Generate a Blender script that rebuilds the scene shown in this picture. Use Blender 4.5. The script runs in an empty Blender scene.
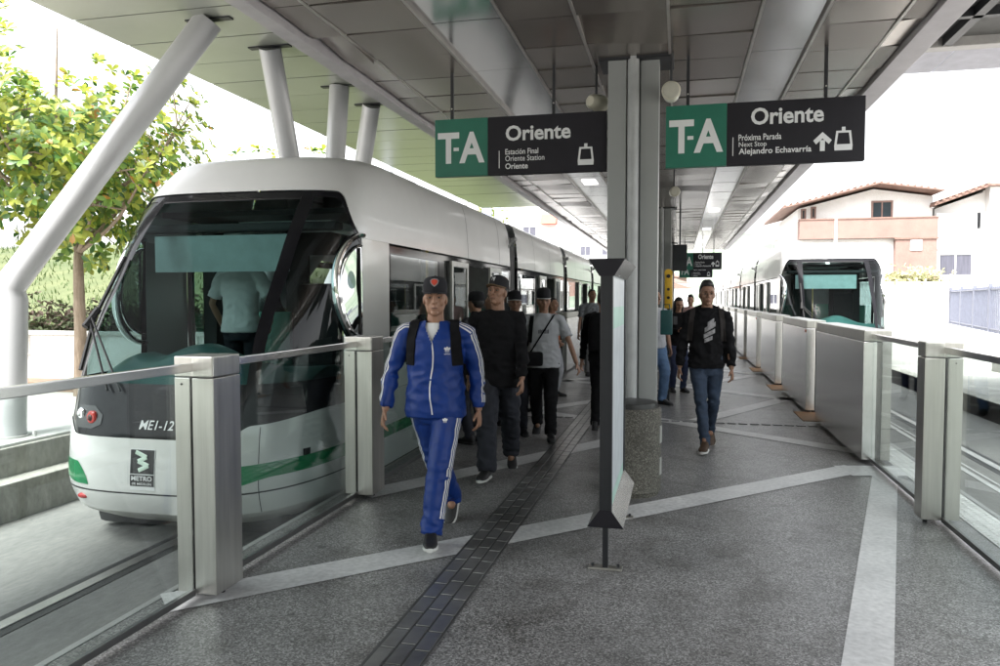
import bpy, bmesh, math, random
from mathutils import Vector, Matrix, noise
from mathutils.bvhtree import BVHTree
R = math.radians
random.seed(7)
SC = bpy.context.scene
COL = SC.collection

# ------------------------------------------------------------------ camera, world, sun, exposure
cam = bpy.data.cameras.new('camera')
cam.sensor_width = 36.0
cam.lens = 27.36
cam.clip_start = 0.05
cam.clip_end = 3000
camo = bpy.data.objects.new('camera', cam)
COL.objects.link(camo)
camo.location = (0, 0, 1.6)
camo.rotation_euler = (R(90 - 2.5615), 0, R(13.2403))
SC.camera = camo

SUN_EL, SUN_AZ = R(58), R(200)           # azimuth clockwise from +Y
SKY_STRENGTH, SUN_STRENGTH, EXPOSURE = 0.15, 1.5, 2.6
w = bpy.data.worlds.new('World')
SC.world = w
w.use_nodes = True
nt = w.node_tree
bg = nt.nodes['Background']
sky = nt.nodes.new('ShaderNodeTexSky')
sky.sky_type = 'NISHITA'
sky.sun_disc = False
sky.sun_elevation = SUN_EL
sky.sun_rotation = SUN_AZ
sky.air_density = 1.0
sky.dust_density = 4.0
sky.ozone_density = 1.0
bw = nt.nodes.new('ShaderNodeRGBToBW')
mx = nt.nodes.new('ShaderNodeMix'); mx.data_type = 'RGBA'
mx.inputs[0].default_value = 0.9         # overcast: almost colourless sky light
nt.links.new(sky.outputs[0], bw.inputs[0])
nt.links.new(sky.outputs[0], mx.inputs[6])
nt.links.new(bw.outputs[0], mx.inputs[7])
nt.links.new(mx.outputs[2], bg.inputs[0])
bg.inputs[1].default_value = SKY_STRENGTH
sun = bpy.data.lights.new('sun', 'SUN')
sun.energy = SUN_STRENGTH
sun.angle = R(18)
sun.color = (1.0, 0.965, 0.91)
suno = bpy.data.objects.new('sun', sun)
COL.objects.link(suno)
sd = Vector((math.sin(SUN_AZ) * math.cos(SUN_EL), math.cos(SUN_AZ) * math.cos(SUN_EL), math.sin(SUN_EL)))
suno.rotation_euler = sd.to_track_quat('Z', 'Y').to_euler()
suno.location = (0, -5, 30)
vs = SC.view_settings
vs.view_transform = 'Standard'
vs.look = 'None'
vs.exposure = EXPOSURE
vs.gamma = 1.0
vs.use_curve_mapping = False
SC.cycles.max_bounces = 8
SC.cycles.transparent_max_bounces = 24
SC.cycles.glossy_bounces = 4
SC.cycles.diffuse_bounces = 4
SC.cycles.caustics_reflective = False
SC.cycles.caustics_refractive = False
SC.cycles.use_denoising = True
SC.cycles.sample_clamp_indirect = 6.0

# ------------------------------------------------------------------ materials
MATS = {}
def mat(name, col, rough=0.5, metal=0.0, var=0.12, scale=6.0, bump=0.0, bscale=60.0, coat=0.0, spec=0.5,
        stretch=None, rvar=0.0, sheen=0.0, translucent=0.0):
    if name in MATS: return MATS[name]
    m = bpy.data.materials.new(name); m.use_nodes = True
    n = m.node_tree.nodes; l = m.node_tree.links
    b = n['Principled BSDF']
    b.inputs['Roughness'].default_value = rough
    b.inputs['Metallic'].default_value = metal
    b.inputs['Coat Weight'].default_value = coat
    b.inputs['Coat Roughness'].default_value = 0.06
    b.inputs['Specular IOR Level'].default_value = spec
    if sheen: b.inputs['Sheen Weight'].default_value = sheen
    tc = n.new('ShaderNodeTexCoord')
    src = tc.outputs['Object']
    if stretch:
        mp = n.new('ShaderNodeMapping'); mp.inputs['Scale'].default_value = stretch
        l.new(src, mp.inputs[0]); src = mp.outputs[0]
    nz = n.new('ShaderNodeTexNoise'); nz.inputs['Scale'].default_value = scale
    nz.inputs['Detail'].default_value = 5; nz.inputs['Roughness'].default_value = 0.6
    l.new(src, nz.inputs['Vector'])
    rp = n.new('ShaderNodeValToRGB')
    lo = [max(0, c * (1 - var)) for c in col]; hi = [min(1, c * (1 + var)) for c in col]
    rp.color_ramp.elements[0].position = 0.3; rp.color_ramp.elements[1].position = 0.7
    rp.color_ramp.elements[0].color = (*lo, 1); rp.color_ramp.elements[1].color = (*hi, 1)
    l.new(nz.outputs['Fac'], rp.inputs[0]); l.new(rp.outputs[0], b.inputs['Base Color'])
    if rvar:
        mr = n.new('ShaderNodeMapRange'); mr.inputs[3].default_value = max(0.02, rough - rvar); mr.inputs[4].default_value = rough + rvar
        l.new(nz.outputs['Fac'], mr.inputs[0]); l.new(mr.outputs[0], b.inputs['Roughness'])
    if bump:
        n2 = n.new('ShaderNodeTexNoise'); n2.inputs['Scale'].default_value = bscale; n2.inputs['Detail'].default_value = 4
        l.new(src, n2.inputs['Vector'])
        bp = n.new('ShaderNodeBump'); bp.inputs['Strength'].default_value = bump; bp.inputs['Distance'].default_value = 0.01
        l.new(n2.outputs['Fac'], bp.inputs['Height']); l.new(bp.outputs[0], b.inputs['Normal'])
    if translucent:
        tr = n.new('ShaderNodeBsdfTranslucent'); l.new(rp.outputs[0], tr.inputs[0])
        ms = n.new('ShaderNodeMixShader'); ms.inputs[0].default_value = translucent
        l.new(b.outputs[0], ms.inputs[1]); l.new(tr.outputs[0], ms.inputs[2])
        l.new(ms.outputs[0], n['Material Output'].inputs[0])
    MATS[name] = m
    return m

def glass(name, tint=(0.9, 0.95, 0.94), rough=0.0, ior=1.5, extra=0.0, refl=1.0):
    """thin pane: see-through with a mirror reflection that grows towards grazing"""
    if name in MATS: return MATS[name]
    m = bpy.data.materials.new(name); m.use_nodes = True
    n = m.node_tree.nodes; l = m.node_tree.links
    n.remove(n['Principled BSDF'])
    t = n.new('ShaderNodeBsdfTransparent'); t.inputs[0].default_value = (*tint, 1)
    g = n.new('ShaderNodeBsdfGlossy'); g.inputs['Roughness'].default_value = rough; g.inputs[0].default_value = (refl, refl, refl, 1)
    f = n.new('ShaderNodeFresnel')
    ge = n.new('ShaderNodeNewGeometry'); mi = n.new('ShaderNodeMix'); mi.data_type = 'FLOAT'   # same pane reflection from both sides
    l.new(ge.outputs['Backfacing'], mi.inputs[0]); mi.inputs[2].default_value = ior; mi.inputs[3].default_value = 1 / ior
    l.new(mi.outputs[0], f.inputs[0])
    mm = n.new('ShaderNodeMath'); mm.operation = 'ADD'; mm.inputs[1].default_value = extra; mm.use_clamp = True
    l.new(f.outputs[0], mm.inputs[0])
    ms = n.new('ShaderNodeMixShader')
    l.new(mm.outputs[0], ms.inputs[0]); l.new(t.outputs[0], ms.inputs[1]); l.new(g.outputs[0], ms.inputs[2])
    l.new(ms.outputs[0], n['Material Output'].inputs[0])
    MATS[name] = m
    return m

def aggregate(name, base, lo, hi, rough):
    """exposed stone chips set in dark concrete, worn and stained"""
    m = bpy.data.materials.new(name); m.use_nodes = True
    n = m.node_tree.nodes; l = m.node_tree.links
    b = n['Principled BSDF']
    tc = n.new('ShaderNodeTexCoord')
    vo = n.new('ShaderNodeTexVoronoi'); vo.inputs['Scale'].default_value = 130
    l.new(tc.outputs['Object'], vo.inputs['Vector'])
    sep = n.new('ShaderNodeSeparateColor'); l.new(vo.outputs['Color'], sep.inputs[0])
    rp = n.new('ShaderNodeValToRGB'); e = rp.color_ramp.elements
    e[0].position = 0.0; e[0].color = (*lo, 1); e[1].position = 1.0; e[1].color = (*hi, 1)
    k = e.new(0.55); k.color = (*base, 1)
    k = e.new(0.9); k.color = (base[0] * 1.7, base[1] * 1.7, base[2] * 1.7, 1)
    l.new(sep.outputs[0], rp.inputs[0])
    # a few larger white pebbles
    v2 = n.new('ShaderNodeTexVoronoi'); v2.inputs['Scale'].default_value = 34
    l.new(tc.outputs['Object'], v2.inputs['Vector'])
    s2 = n.new('ShaderNodeSeparateColor'); l.new(v2.outputs['Color'], s2.inputs[0])
    g1 = n.new('ShaderNodeMath'); g1.operation = 'GREATER_THAN'; g1.inputs[1].default_value = 0.965; l.new(s2.outputs[1], g1.inputs[0])
    g2 = n.new('ShaderNodeMath'); g2.operation = 'LESS_THAN'; g2.inputs[1].default_value = 0.26; l.new(v2.outputs['Distance'], g2.inputs[0])
    g3 = n.new('ShaderNodeMath'); g3.operation = 'MULTIPLY'; l.new(g1.outputs[0], g3.inputs[0]); l.new(g2.outputs[0], g3.inputs[1])
    m1 = n.new('ShaderNodeMix'); m1.data_type = 'RGBA'; l.new(g3.outputs[0], m1.inputs[0]); l.new(rp.outputs[0], m1.inputs[6])
    m1.inputs[7].default_value = (hi[0], hi[1], hi[2], 1)
    # broad stains
    nz = n.new('ShaderNodeTexNoise'); nz.inputs['Scale'].default_value = 0.9; nz.inputs['Detail'].default_value = 7; nz.inputs['Roughness'].default_value = 0.62
    l.new(tc.outputs['Object'], nz.inputs['Vector'])
    r2 = n.new('ShaderNodeValToRGB'); r2.color_ramp.elements[0].position = 0.3; r2.color_ramp.elements[1].position = 0.7
    r2.color_ramp.elements[0].color = (0.62, 0.62, 0.62, 1); r2.color_ramp.elements[1].color = (1.12, 1.12, 1.12, 1)
    l.new(nz.outputs['Fac'], r2.inputs[0])
    m2 = n.new('ShaderNodeMix'); m2.data_type = 'RGBA'; m2.blend_type = 'MULTIPLY'; m2.inputs[0].default_value = 1
    l.new(m1.outputs[2], m2.inputs[6]); l.new(r2.outputs[0], m2.inputs[7])
    l.new(m2.outputs[2], b.inputs['Base Color'])
    # trodden-in spots and small blotches
    v3 = n.new('ShaderNodeTexVoronoi'); v3.inputs['Scale'].default_value = 3.2; v3.inputs['Randomness'].default_value = 1.0
    l.new(tc.outputs['Object'], v3.inputs['Vector'])
    s3 = n.new('ShaderNodeSeparateColor'); l.new(v3.outputs['Color'], s3.inputs[0])
    sz = n.new('ShaderNodeMath'); sz.operation = 'MULTIPLY'; sz.inputs[1].default_value = 0.11; l.new(s3.outputs[0], sz.inputs[0])
    sp = n.new('ShaderNodeMath'); sp.operation = 'LESS_THAN'; l.new(v3.outputs['Distance'], sp.inputs[0]); l.new(sz.outputs[0], sp.inputs[1])
    n4 = n.new('ShaderNodeTexNoise'); n4.inputs['Scale'].default_value = 3.5; n4.inputs['Detail'].default_value = 6; n4.inputs['Distortion'].default_value = 0.6
    l.new(tc.outputs['Object'], n4.inputs['Vector'])
    r4 = n.new('ShaderNodeValToRGB'); r4.color_ramp.elements[0].position = 0.34; r4.color_ramp.elements[1].position = 0.5
    r4.color_ramp.elements[0].color = (0.72, 0.71, 0.70, 1); r4.color_ramp.elements[1].color = (1, 1, 1, 1); l.new(n4.outputs['Fac'], r4.inputs[0])
    m3 = n.new('ShaderNodeMix'); m3.data_type = 'RGBA'; m3.blend_type = 'MULTIPLY'; m3.inputs[0].default_value = 1
    l.new(m2.outputs[2], m3.inputs[6]); l.new(r4.outputs[0], m3.inputs[7])
    sf = n.new('ShaderNodeMath'); sf.operation = 'MULTIPLY'; sf.inputs[1].default_value = 0.55; l.new(sp.outputs[0], sf.inputs[0])
    m4 = n.new('ShaderNodeMix'); m4.data_type = 'RGBA'; l.new(sf.outputs[0], m4.inputs[0]); l.new(m3.outputs[2], m4.inputs[6]); m4.inputs[7].default_value = (0.03, 0.03, 0.03, 1)
    l.new(m4.outputs[2], b.inputs['Base Color'])
    mr = n.new('ShaderNodeMapRange'); mr.inputs[3].default_value = rough - 0.1; mr.inputs[4].default_value = rough + 0.12
    l.new(nz.outputs['Fac'], mr.inputs[0]); l.new(mr.outputs[0], b.inputs['Roughness'])
    bp = n.new('ShaderNodeBump'); bp.inputs['Strength'].default_value = 0.35; bp.inputs['Distance'].default_value = 0.004
    l.new(sep.outputs[0], bp.inputs['Height']); l.new(bp.outputs[0], b.inputs['Normal'])
    MATS[name] = m
    return m

def worn(name, col, col2, scale, rough=0.85, thr=0.5, soft=0.15, bump=0.3, bscale=30, stretch=None):
    """two-tone blotchy surface: stained concrete, weathered render, soil"""
    if name in MATS: return MATS[name]
    m = bpy.data.materials.new(name); m.use_nodes = True
    n = m.node_tree.nodes; l = m.node_tree.links
    b = n['Principled BSDF']; b.inputs['Roughness'].default_value = rough
    tc = n.new('ShaderNodeTexCoord'); src = tc.outputs['Object']
    if stretch:
        mp = n.new('ShaderNodeMapping'); mp.inputs['Scale'].default_value = stretch
        l.new(src, mp.inputs[0]); src = mp.outputs[0]
    nz = n.new('ShaderNodeTexNoise'); nz.inputs['Scale'].default_value = scale; nz.inputs['Detail'].default_value = 9; nz.inputs['Roughness'].default_value = 0.65
    l.new(src, nz.inputs['Vector'])
    rp = n.new('ShaderNodeValToRGB'); e = rp.color_ramp.elements
    e[0].position = thr - soft; e[0].color = (*col, 1); e[1].position = thr + soft; e[1].color = (*col2, 1)
    l.new(nz.outputs['Fac'], rp.inputs[0])
    n3 = n.new('ShaderNodeTexNoise'); n3.inputs['Scale'].default_value = bscale; n3.inputs['Detail'].default_value = 6
    l.new(src, n3.inputs['Vector'])
    r3 = n.new('ShaderNodeValToRGB'); r3.color_ramp.elements[0].position = 0.25; r3.color_ramp.elements[1].position = 0.75
    r3.color_ramp.elements[0].color = (0.8, 0.8, 0.8, 1); r3.color_ramp.elements[1].color = (1.15, 1.15, 1.15, 1)
    l.new(n3.outputs['Fac'], r3.inputs[0])
    mm = n.new('ShaderNodeMix'); mm.data_type = 'RGBA'; mm.blend_type = 'MULTIPLY'; mm.inputs[0].default_value = 1
    l.new(rp.outputs[0], mm.inputs[6]); l.new(r3.outputs[0], mm.inputs[7]); l.new(mm.outputs[2], b.inputs['Base Color'])
    bp = n.new('ShaderNodeBump'); bp.inputs['Strength'].default_value = bump; bp.inputs['Distance'].default_value = 0.01
    l.new(n3.outputs['Fac'], bp.inputs['Height']); l.new(bp.outputs[0], b.inputs['Normal'])
    MATS[name] = m
    return m

STEEL = mat('brushed_steel', (0.52, 0.51, 0.48), 0.36, 1.0, 0.10, 3.0, 0.04, 30, stretch=(12, 12, 0.6), rvar=0.08)
STEEL_P = mat('polished_steel', (0.80, 0.79, 0.78), 0.25, 1.0, 0.05, 3.0, rvar=0.05, stretch=(12, .6, 12))
BLACKGAP = mat('black_rubber', (0.012, 0.012, 0.013), 0.6)
DARKMET = mat('dark_grey_metal', (0.016, 0.017, 0.02), 0.45, 0.2, 0.1)
WHITEP = mat('white_paint', (0.78, 0.78, 0.77), 0.35, 0, 0.04, 2.0)
CLEAR = glass('barrier_glass', (0.88, 0.925, 0.915))

# ------------------------------------------------------------------ mesh helpers
class MB:
    def __init__(s): s.v = []; s.f = []; s.mi = []
    def add(s, verts, faces, mi=0):
        o = len(s.v); s.v += [tuple(p) for p in verts]
        s.f += [tuple(i + o for i in f) for f in faces]; s.mi += [mi] * len(faces)
        return s
    def box(s, x0, x1, y0, y1, z0, z1, b=0.0, mi=0, rot=None):
        x0, x1 = min(x0, x1), max(x0, x1); y0, y1 = min(y0, y1), max(y0, y1); z0, z1 = min(z0, z1), max(z0, z1)
        bm = bmesh.new(); bmesh.ops.create_cube(bm, size=1)
        for q in bm.verts: q.co = Vector(((x0 + x1) / 2 + q.co.x * (x1 - x0), (y0 + y1) / 2 + q.co.y * (y1 - y0), (z0 + z1) / 2 + q.co.z * (z1 - z0)))
        if b > 0: bmesh.ops.bevel(bm, geom=list(bm.edges), offset=min(b, 0.45 * min(x1 - x0, y1 - y0, z1 - z0)), segments=2, affect='EDGES', profile=0.6)
        if rot: bmesh.ops.transform(bm, matrix=rot, verts=bm.verts)
        bm.verts.index_update()
        s.add([q.co[:] for q in bm.verts], [[q.index for q in f.verts] for f in bm.faces], mi)
        bm.free(); return s
    def rings(s, rings, cap=True, mi=0, closed=True):
        n = len(rings[0]); vs = [p for r in rings for p in r]; fs = []
        for i in range(len(rings) - 1):
            for j in range(n if closed else n - 1):
                k = (j + 1) % n
                fs.append((i * n + j, i * n + k, (i + 1) * n + k, (i + 1) * n + j))
        if cap and closed:
            fs.append(tuple(reversed(range(n)))); fs.append(tuple(range((len(rings) - 1) * n, len(rings) * n)))
        return s.add(vs, fs, mi)
    def tube(s, pts, rad, seg=12, cap=True, mi=0, flat=1.0, flatdir=None, round_ends=False):
        pts = [Vector(p) for p in pts]
        if not hasattr(rad, '__len__'): rad = [rad] * len(pts)
        rad = list(rad)
        if round_ends:
            d0 = (pts[0] - pts[1]).normalized(); d1 = (pts[-1] - pts[-2]).normalized()
            a = [(pts[0] + d0 * rad[0] * math.sin(t), rad[0] * math.cos(t)) for t in (1.35, 0.95, 0.5)]
            b = [(pts[-1] + d1 * rad[-1] * math.sin(t), rad[-1] * math.cos(t)) for t in (0.5, 0.95, 1.35)]
            pts = [q[0] for q in a] + pts + [q[0] for q in b]; rad = [q[1] for q in a] + rad + [q[1] for q in b]
        rs = []; up = None
        for i, p in enumerate(pts):
            d = (pts[min(i + 1, len(pts) - 1)] - pts[max(i - 1, 0)])
            d = d.normalized() if d.length > 1e-9 else Vector((0, 0, 1))
            if flatdir is not None: up0 = Vector(flatdir)
            elif up is None: up0 = Vector((0, 0, 1)) if abs(d.z) < 0.9 else Vector((0, 1, 0))
            else: up0 = up
            side = d.cross(up0)
            if side.length < 1e-6: side = d.cross(Vector((1, 0, 0.01)))
            side.normalize(); up = side.cross(d).normalized()
            rs.append([p + side * (rad[i] * math.cos(2 * math.pi * k / seg)) + up * (rad[i] * flat * math.sin(2 * math.pi * k / seg)) for k in range(seg)])
        return s.rings(rs, cap, mi)
    def ell(s, c, r, seg=16, nr=10, mi=0, M=None):
        rs = []
        for i in range(nr + 1):
            t = math.pi * (0.02 + 0.96 * i / nr)
            rs.append([(c[0] + r[0] * math.sin(t) * math.cos(2 * math.pi * k / seg), c[1] + r[1] * math.sin(t) * math.sin(2 * math.pi * k / seg), c[2] - r[2] * math.cos(t)) for k in range(seg)])
        if M: rs = [[M @ Vector(p) for p in q] for q in rs]
        return s.rings(rs, True, mi)
    def grid(s, fn, nu, nv, mi=0):
        vs = [fn(i / nu, j / nv) for j in range(nv + 1) for i in range(nu + 1)]
        fs = [(j * (nu + 1) + i, j * (nu + 1) + i + 1, (j + 1) * (nu + 1) + i + 1, (j + 1) * (nu + 1) + i) for j in range(nv) for i in range(nu)]
        return s.add(vs, fs, mi)
    def prism(s, poly, axis, a, b, mi=0):
        """poly: 2D outline; axis 'x','y' or 'z' extruded from a to b"""
        def P(u, v, t): return {'x': (t, u, v), 'y': (u, t, v), 'z': (u, v, t)}[axis]
        n = len(poly)
        vs = [P(u, v, a) for u, v in poly] + [P(u, v, b) for u, v in poly]
        fs = [tuple(range(n)), tuple(reversed(range(n, 2 * n)))] + [(i, i + n, (i + 1) % n + n, (i + 1) % n) for i in range(n)]
        return s.add(vs, fs, mi)
    def mesh(s, name):
        me = bpy.data.meshes.new(name)
        me.from_pydata([tuple(p) for p in s.v], [], s.f); me.update()
        return me
    def build(s, name, mats, parent=None, smooth=35, fix=True):
        me = s.mesh(name)
        if fix:
            bm = bmesh.new(); bm.from_mesh(me); bmesh.ops.recalc_face_normals(bm, faces=bm.faces); bm.to_mesh(me); bm.free()
        return link(me, name, mats, parent, smooth, s.mi)

def link(me, name, mats, parent=None, smooth=35, mi=None):
    if not isinstance(mats, (list, tuple)): mats = [mats]
    for m in mats: me.materials.append(m)
    if mi and len(mats) > 1: me.polygons.foreach_set('material_index', mi)
    if smooth:
        me.shade_smooth()
        if smooth < 180: me.set_sharp_from_angle(angle=R(smooth))
    o = bpy.data.objects.new(name, me); COL.objects.link(o)
    if parent: o.parent = parent
    return o

def tag(o, label=None, cat=None, group=None, kind=None):
    if label: o['label'] = label
    if cat: o['category'] = cat
    if group: o['group'] = group
    if kind: o['kind'] = kind
    return o
def struct(o): o['kind'] = 'structure'; return o
def thing(name, label, cat, loc=(0, 0, 0), rz=0, group=None):
    o = bpy.data.objects.new(name, None); o.empty_display_size = 0.2; COL.objects.link(o)
    o.location = loc; o.rotation_euler = (0, 0, rz)
    return tag(o, label, cat, group)
def copy_tree(o, parent=None):
    c = o.copy(); COL.objects.link(c); c.parent = parent
    for ch in list(o.children): copy_tree(ch, c)
    return c

def text_mesh(txt, bold=0.0, shear=0.0, spacing=1.0):
    cu = bpy.data.curves.new('txt', 'FONT'); cu.body = txt; cu.offset = bold; cu.shear = shear; cu.space_character = spacing
    cu.resolution_u = 3
    o = bpy.data.objects.new('txt', cu); COL.objects.link(o)
    dg = bpy.context.evaluated_depsgraph_get(); dg.update()
    me = bpy.data.meshes.new_from_object(o.evaluated_get(dg))
    v = [tuple(p.co) for p in me.vertices]; f = [tuple(p.vertices) for p in me.polygons]
    bpy.data.objects.remove(o); bpy.data.curves.remove(cu); bpy.data.meshes.remove(me)
    return v, f
def text_fit(mb, txt, x0, x1, z0, z1, place, bold=0.0, shear=0.0, mi=0, spacing=1.0):
    """text squeezed into a box of the sign's own plane; place(u, w) gives the 3D point"""
    v, f = text_mesh(txt, bold, shear, spacing)
    ax = min(p[0] for p in v); bx = max(p[0] for p in v); az = min(p[1] for p in v); bz = max(p[1] for p in v)
    mb.add([place(x0 + (p[0] - ax) / (bx - ax) * (x1 - x0), z0 + (p[1] - az) / (bz - az) * (z1 - z0)) for p in v], f, mi)

def remesh(mb, voxel, smooth=2):
    me = mb.mesh('tmp'); o = bpy.data.objects.new('tmp', me); COL.objects.link(o)
    md = o.modifiers.new('r', 'REMESH'); md.mode = 'VOXEL'; md.voxel_size = voxel
    if smooth:
        sm = o.modifiers.new('s', 'SMOOTH'); sm.factor = 0.5; sm.iterations = smooth
    dg = bpy.context.evaluated_depsgraph_get(); dg.update()
    r = bpy.data.meshes.new_from_object(o.evaluated_get(dg))
    bpy.data.objects.remove(o); bpy.data.meshes.remove(me)
    return r
# ------------------------------------------------------------------ ground, platform, tracks
CONC = worn('pale_concrete', (0.33, 0.32, 0.30), (0.46, 0.45, 0.43), 1.2, 0.85)
CONC_D = worn('stained_concrete', (0.21, 0.205, 0.185), (0.40, 0.39, 0.36), 1.6, 0.9, bump=0.6, stretch=(1, 1, 0.5))
TRACKC = worn('track_concrete', (0.115, 0.115, 0.113), (0.20, 0.198, 0.19), 1.1, 0.75, stretch=(1, 0.35, 1))
TRACKR = worn('track_concrete_worn', (0.07, 0.07, 0.07), (0.13, 0.13, 0.127), 1.3, 0.75, stretch=(1, 0.3, 1))
BAND = worn('smooth_concrete_band', (0.52, 0.52, 0.515), (0.68, 0.675, 0.665), 2.0, 0.40)
FLOOR = aggregate('exposed_aggregate', (0.215, 0.212, 0.208), (0.075, 0.073, 0.071), (0.45, 0.443, 0.432), 0.43)
FLOOR.node_tree.nodes['Principled BSDF'].inputs['Coat Weight'].default_value = 0.12
FLOOR.node_tree.nodes['Principled BSDF'].inputs['Coat Roughness'].default_value = 0.22
def sheet(name, poly, z, m):
    mb = MB(); mb.add([(x, y, z) for x, y in poly], [tuple(range(len(poly)))]); return struct(mb.build(name, m, smooth=0))
def rect(x0, x1, y0, y1): return [(x0, y0), (x1, y0), (x1, y1), (x0, y1)]
sheet('ground', rect(-900, 900, -300, 1500), -0.40, worn('far_ground', (0.22, 0.22, 0.2), (0.3, 0.3, 0.27), 0.05))
mb = MB(); mb.box(-2.68, 2.28, -50, 62, -0.36, 0.0); struct(mb.build('platform', FLOOR, smooth=0))
mb = MB(); mb.box(-2.72, -2.68, -14, 62, -0.34, 0.003); mb.box(2.28, 2.32, -14, 62, -0.34, 0.003)
struct(mb.build('platform_kerb', mat('kerb_steel', (0.36, 0.36, 0.35), 0.5, 0.3), smooth=0))
mb = MB(); mb.box(-5.46, -2.72, -14, 70, -0.38, -0.27); struct(mb.build('track_bed', TRACKC, smooth=0))
mb = MB(); mb.box(2.32, 4.66, -14, 70, -0.38, -0.27); struct(mb.build('track_bed', TRACKR, smooth=0))
for rx in (-3.75, 3.45):
    mb = MB()
    mb.box(rx - 0.115, rx + 0.115, -14, 70, -0.30, -0.266)
    o = struct(mb.build('rail_slot', BLACKGAP, smooth=0))
    mb = MB(); mb.box(rx - 0.045, rx + 0.045, -14, 70, -0.29, -0.258, 0.004)
    struct(mb.build('guide_rail', mat('rail_steel', (0.42, 0.41, 0.40), 0.35, 0.9), smooth=0))
mb = MB(); mb.box(3.05 - .03, 3.05 + .03, -14, 70, -0.29, -0.262); mb.box(3.13, 3.16, -14, 70, -0.29, -0.264)
struct(mb.build('drain_channel', mat('drain_steel', (0.4, 0.4, 0.39), 0.35, 0.8), smooth=0))
for y in [x * 3.1 - 10 for x in range(22)]:
    pass
mb = MB()
for y in range(-12, 66, 3):
    mb.box(-5.45, -3.85, y, y + .012, -0.275, -0.267); mb.box(-3.65, -2.73, y, y + .012, -0.275, -0.267)
struct(mb.build('track_joint', mat('joint_filler', (0.12, 0.12, 0.115), 0.9), smooth=0))

# concrete bands in the aggregate floor (polygons in plan)
def band(p, q, wd=0.28, z=0.004):
    p = Vector((*p, 0)); q = Vector((*q, 0)); d = (q - p).normalized(); s = Vector((-d.y, d.x, 0)) * wd / 2
    return sheet('paving_band', [(a.x, a.y) for a in (p - s, q - s, q + s, p + s)], z, BAND)
band((-2.62, 3.42), (1.66, 7.72), 0.28)
band((0.42, 2.0), (1.88, 7.62), 0.205, 0.0049)
band((1.50, 7.55), (2.25, 7.72), 0.42, 0.0058)
band((-2.5, 5.72), (-0.3, 9.25), 0.27)
band((2.0, 8.42), (-0.42, 10.38), 0.26)
band((-2.6, 11.0), (-0.55, 9.7), 0.26)
band((0.25, 10.25), (2.05, 13.5), 0.26)
band((2.0, 12.55), (-0.3, 14.6), 0.27)
band((-2.6, 9.9), (-0.3, 13.3), 0.26)
band((-2.6, 15.0), (-0.3, 13.7), 0.26)
for k in range(5):
    y = 14.4 + 4.2 * k
    band((0.2, y), (2.05, y + 3.1), 0.26); band((2.0, y + 2.2), (-0.3, y + 4.4), 0.26)
    band((-2.6, y - .4), (-0.3, y + 3), 0.26)
mb = MB()
for i in range(34):
    mb.box(-2.6 + i * 0.14, -2.6 + i * 0.14 + 0.105, 10.10, 10.17, -0.01, 0.009)
struct(mb.build('drain_cover', mat('drain_iron', (0.2, 0.2, 0.2), 0.5, 0.5), smooth=0))

# tactile guide strip: dark metal plates with three rows of raised bars
TACT = mat('tactile_metal', (0.10, 0.10, 0.10), 0.5, 0.5, 0.3, 2.0, rvar=0.1, stretch=(2, 1, 1))
mb = MB()
y = 1.0
while y < 58:
    mb.box(-1.338, -1.072, y, y + 0.397, -0.01, 0.006); y += 0.40
struct(mb.build('tactile_plate', TACT, smooth=0))
mb = MB()
y = 1.0
while y < 58:
    for k in range(3):
        x = -1.325 + k * 0.083
        yy = y + (0.05 if k == 1 else 0.0)
        mb.box(x + 0.006, x + 0.076, yy + 0.006, yy + 0.192, 0.004, 0.0105, 0.002)
    y += 0.20
struct(mb.build('tactile_bars', mat('tactile_bar_metal', (0.30, 0.30, 0.30), 0.33, 0.8, 0.3, 3.0, rvar=0.1), smooth=0))
# pale studded strip along the right-hand platform edge
mb = MB(); mb.box(2.02, 2.26, -6, 60, -0.01, 0.006)
struct(mb.build('edge_strip', mat('white_tile', (0.62, 0.62, 0.6), 0.55), smooth=0))
mb = MB()
for i in range(280):
    for k in range(4):
        cx, cy = 2.05 + k * 0.06, 1.6 + i * 0.06
        mb.tube([(cx, cy, 0.004), (cx, cy, 0.0115)], [0.019, 0.012], 8)
struct(mb.build('edge_strip_studs', mat('white_tile', ()) , smooth=30))
for y0, y1 in ((10.55, 11.4), (14.0, 14.9), (17.5, 18.5), (21, 21.9)):
    mb = MB(); mb.box(1.60, 2.0, y0, y1, -0.01, 0.007); struct(mb.build('gate_threshold', mat('orange_tile', (0.33, 0.19, 0.10), 0.7), smooth=0))

# left of the track: stepped concrete retaining wall, street level beyond
mb = MB()
mb.box(-5.69, -5.46, -14, 66, -0.38, 0.05, 0.012); mb.box(-6.75, -5.69, -14, 66, -0.38, 0.30, 0.015)
tag(mb.build('retaining_wall', CONC_D, smooth=0), 'low stepped concrete retaining wall beside the left track', 'wall')
t = thing('cover_plate', 'bolted grey steel plate strip on top of the stepped concrete wall', 'plate', (-5.95, 5.0, 0.30))
mb = MB(); mb.box(-0.42, 0.22, -6, 8, 0.0, 0.025, 0.004); mb.build('plate', mat('plate_steel', (0.45, 0.45, 0.44), 0.5, 0.4), t)
for k in range(8):
    mb = MB(); mb.tube([(0.12, -3 + k * 0.55, 0.02), (0.12, -3 + k * 0.55, 0.075)], 0.018, 8); mb.build('bolt', mat('plate_steel', ()), t)
mb = MB(); mb.box(-60, -6.75, -40, 90, -0.4, 0.0); struct(mb.build('street', CONC, smooth=0))
mb = MB(); mb.box(4.66, 90, -20, 90, -0.4, 0.02); struct(mb.build('plaza', CONC, smooth=0))
mb = MB(); mb.box(4.66, 4.9, -20, 90, -0.38, 0.035, 0.01); struct(mb.build('kerb', CONC_D, smooth=0))

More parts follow.
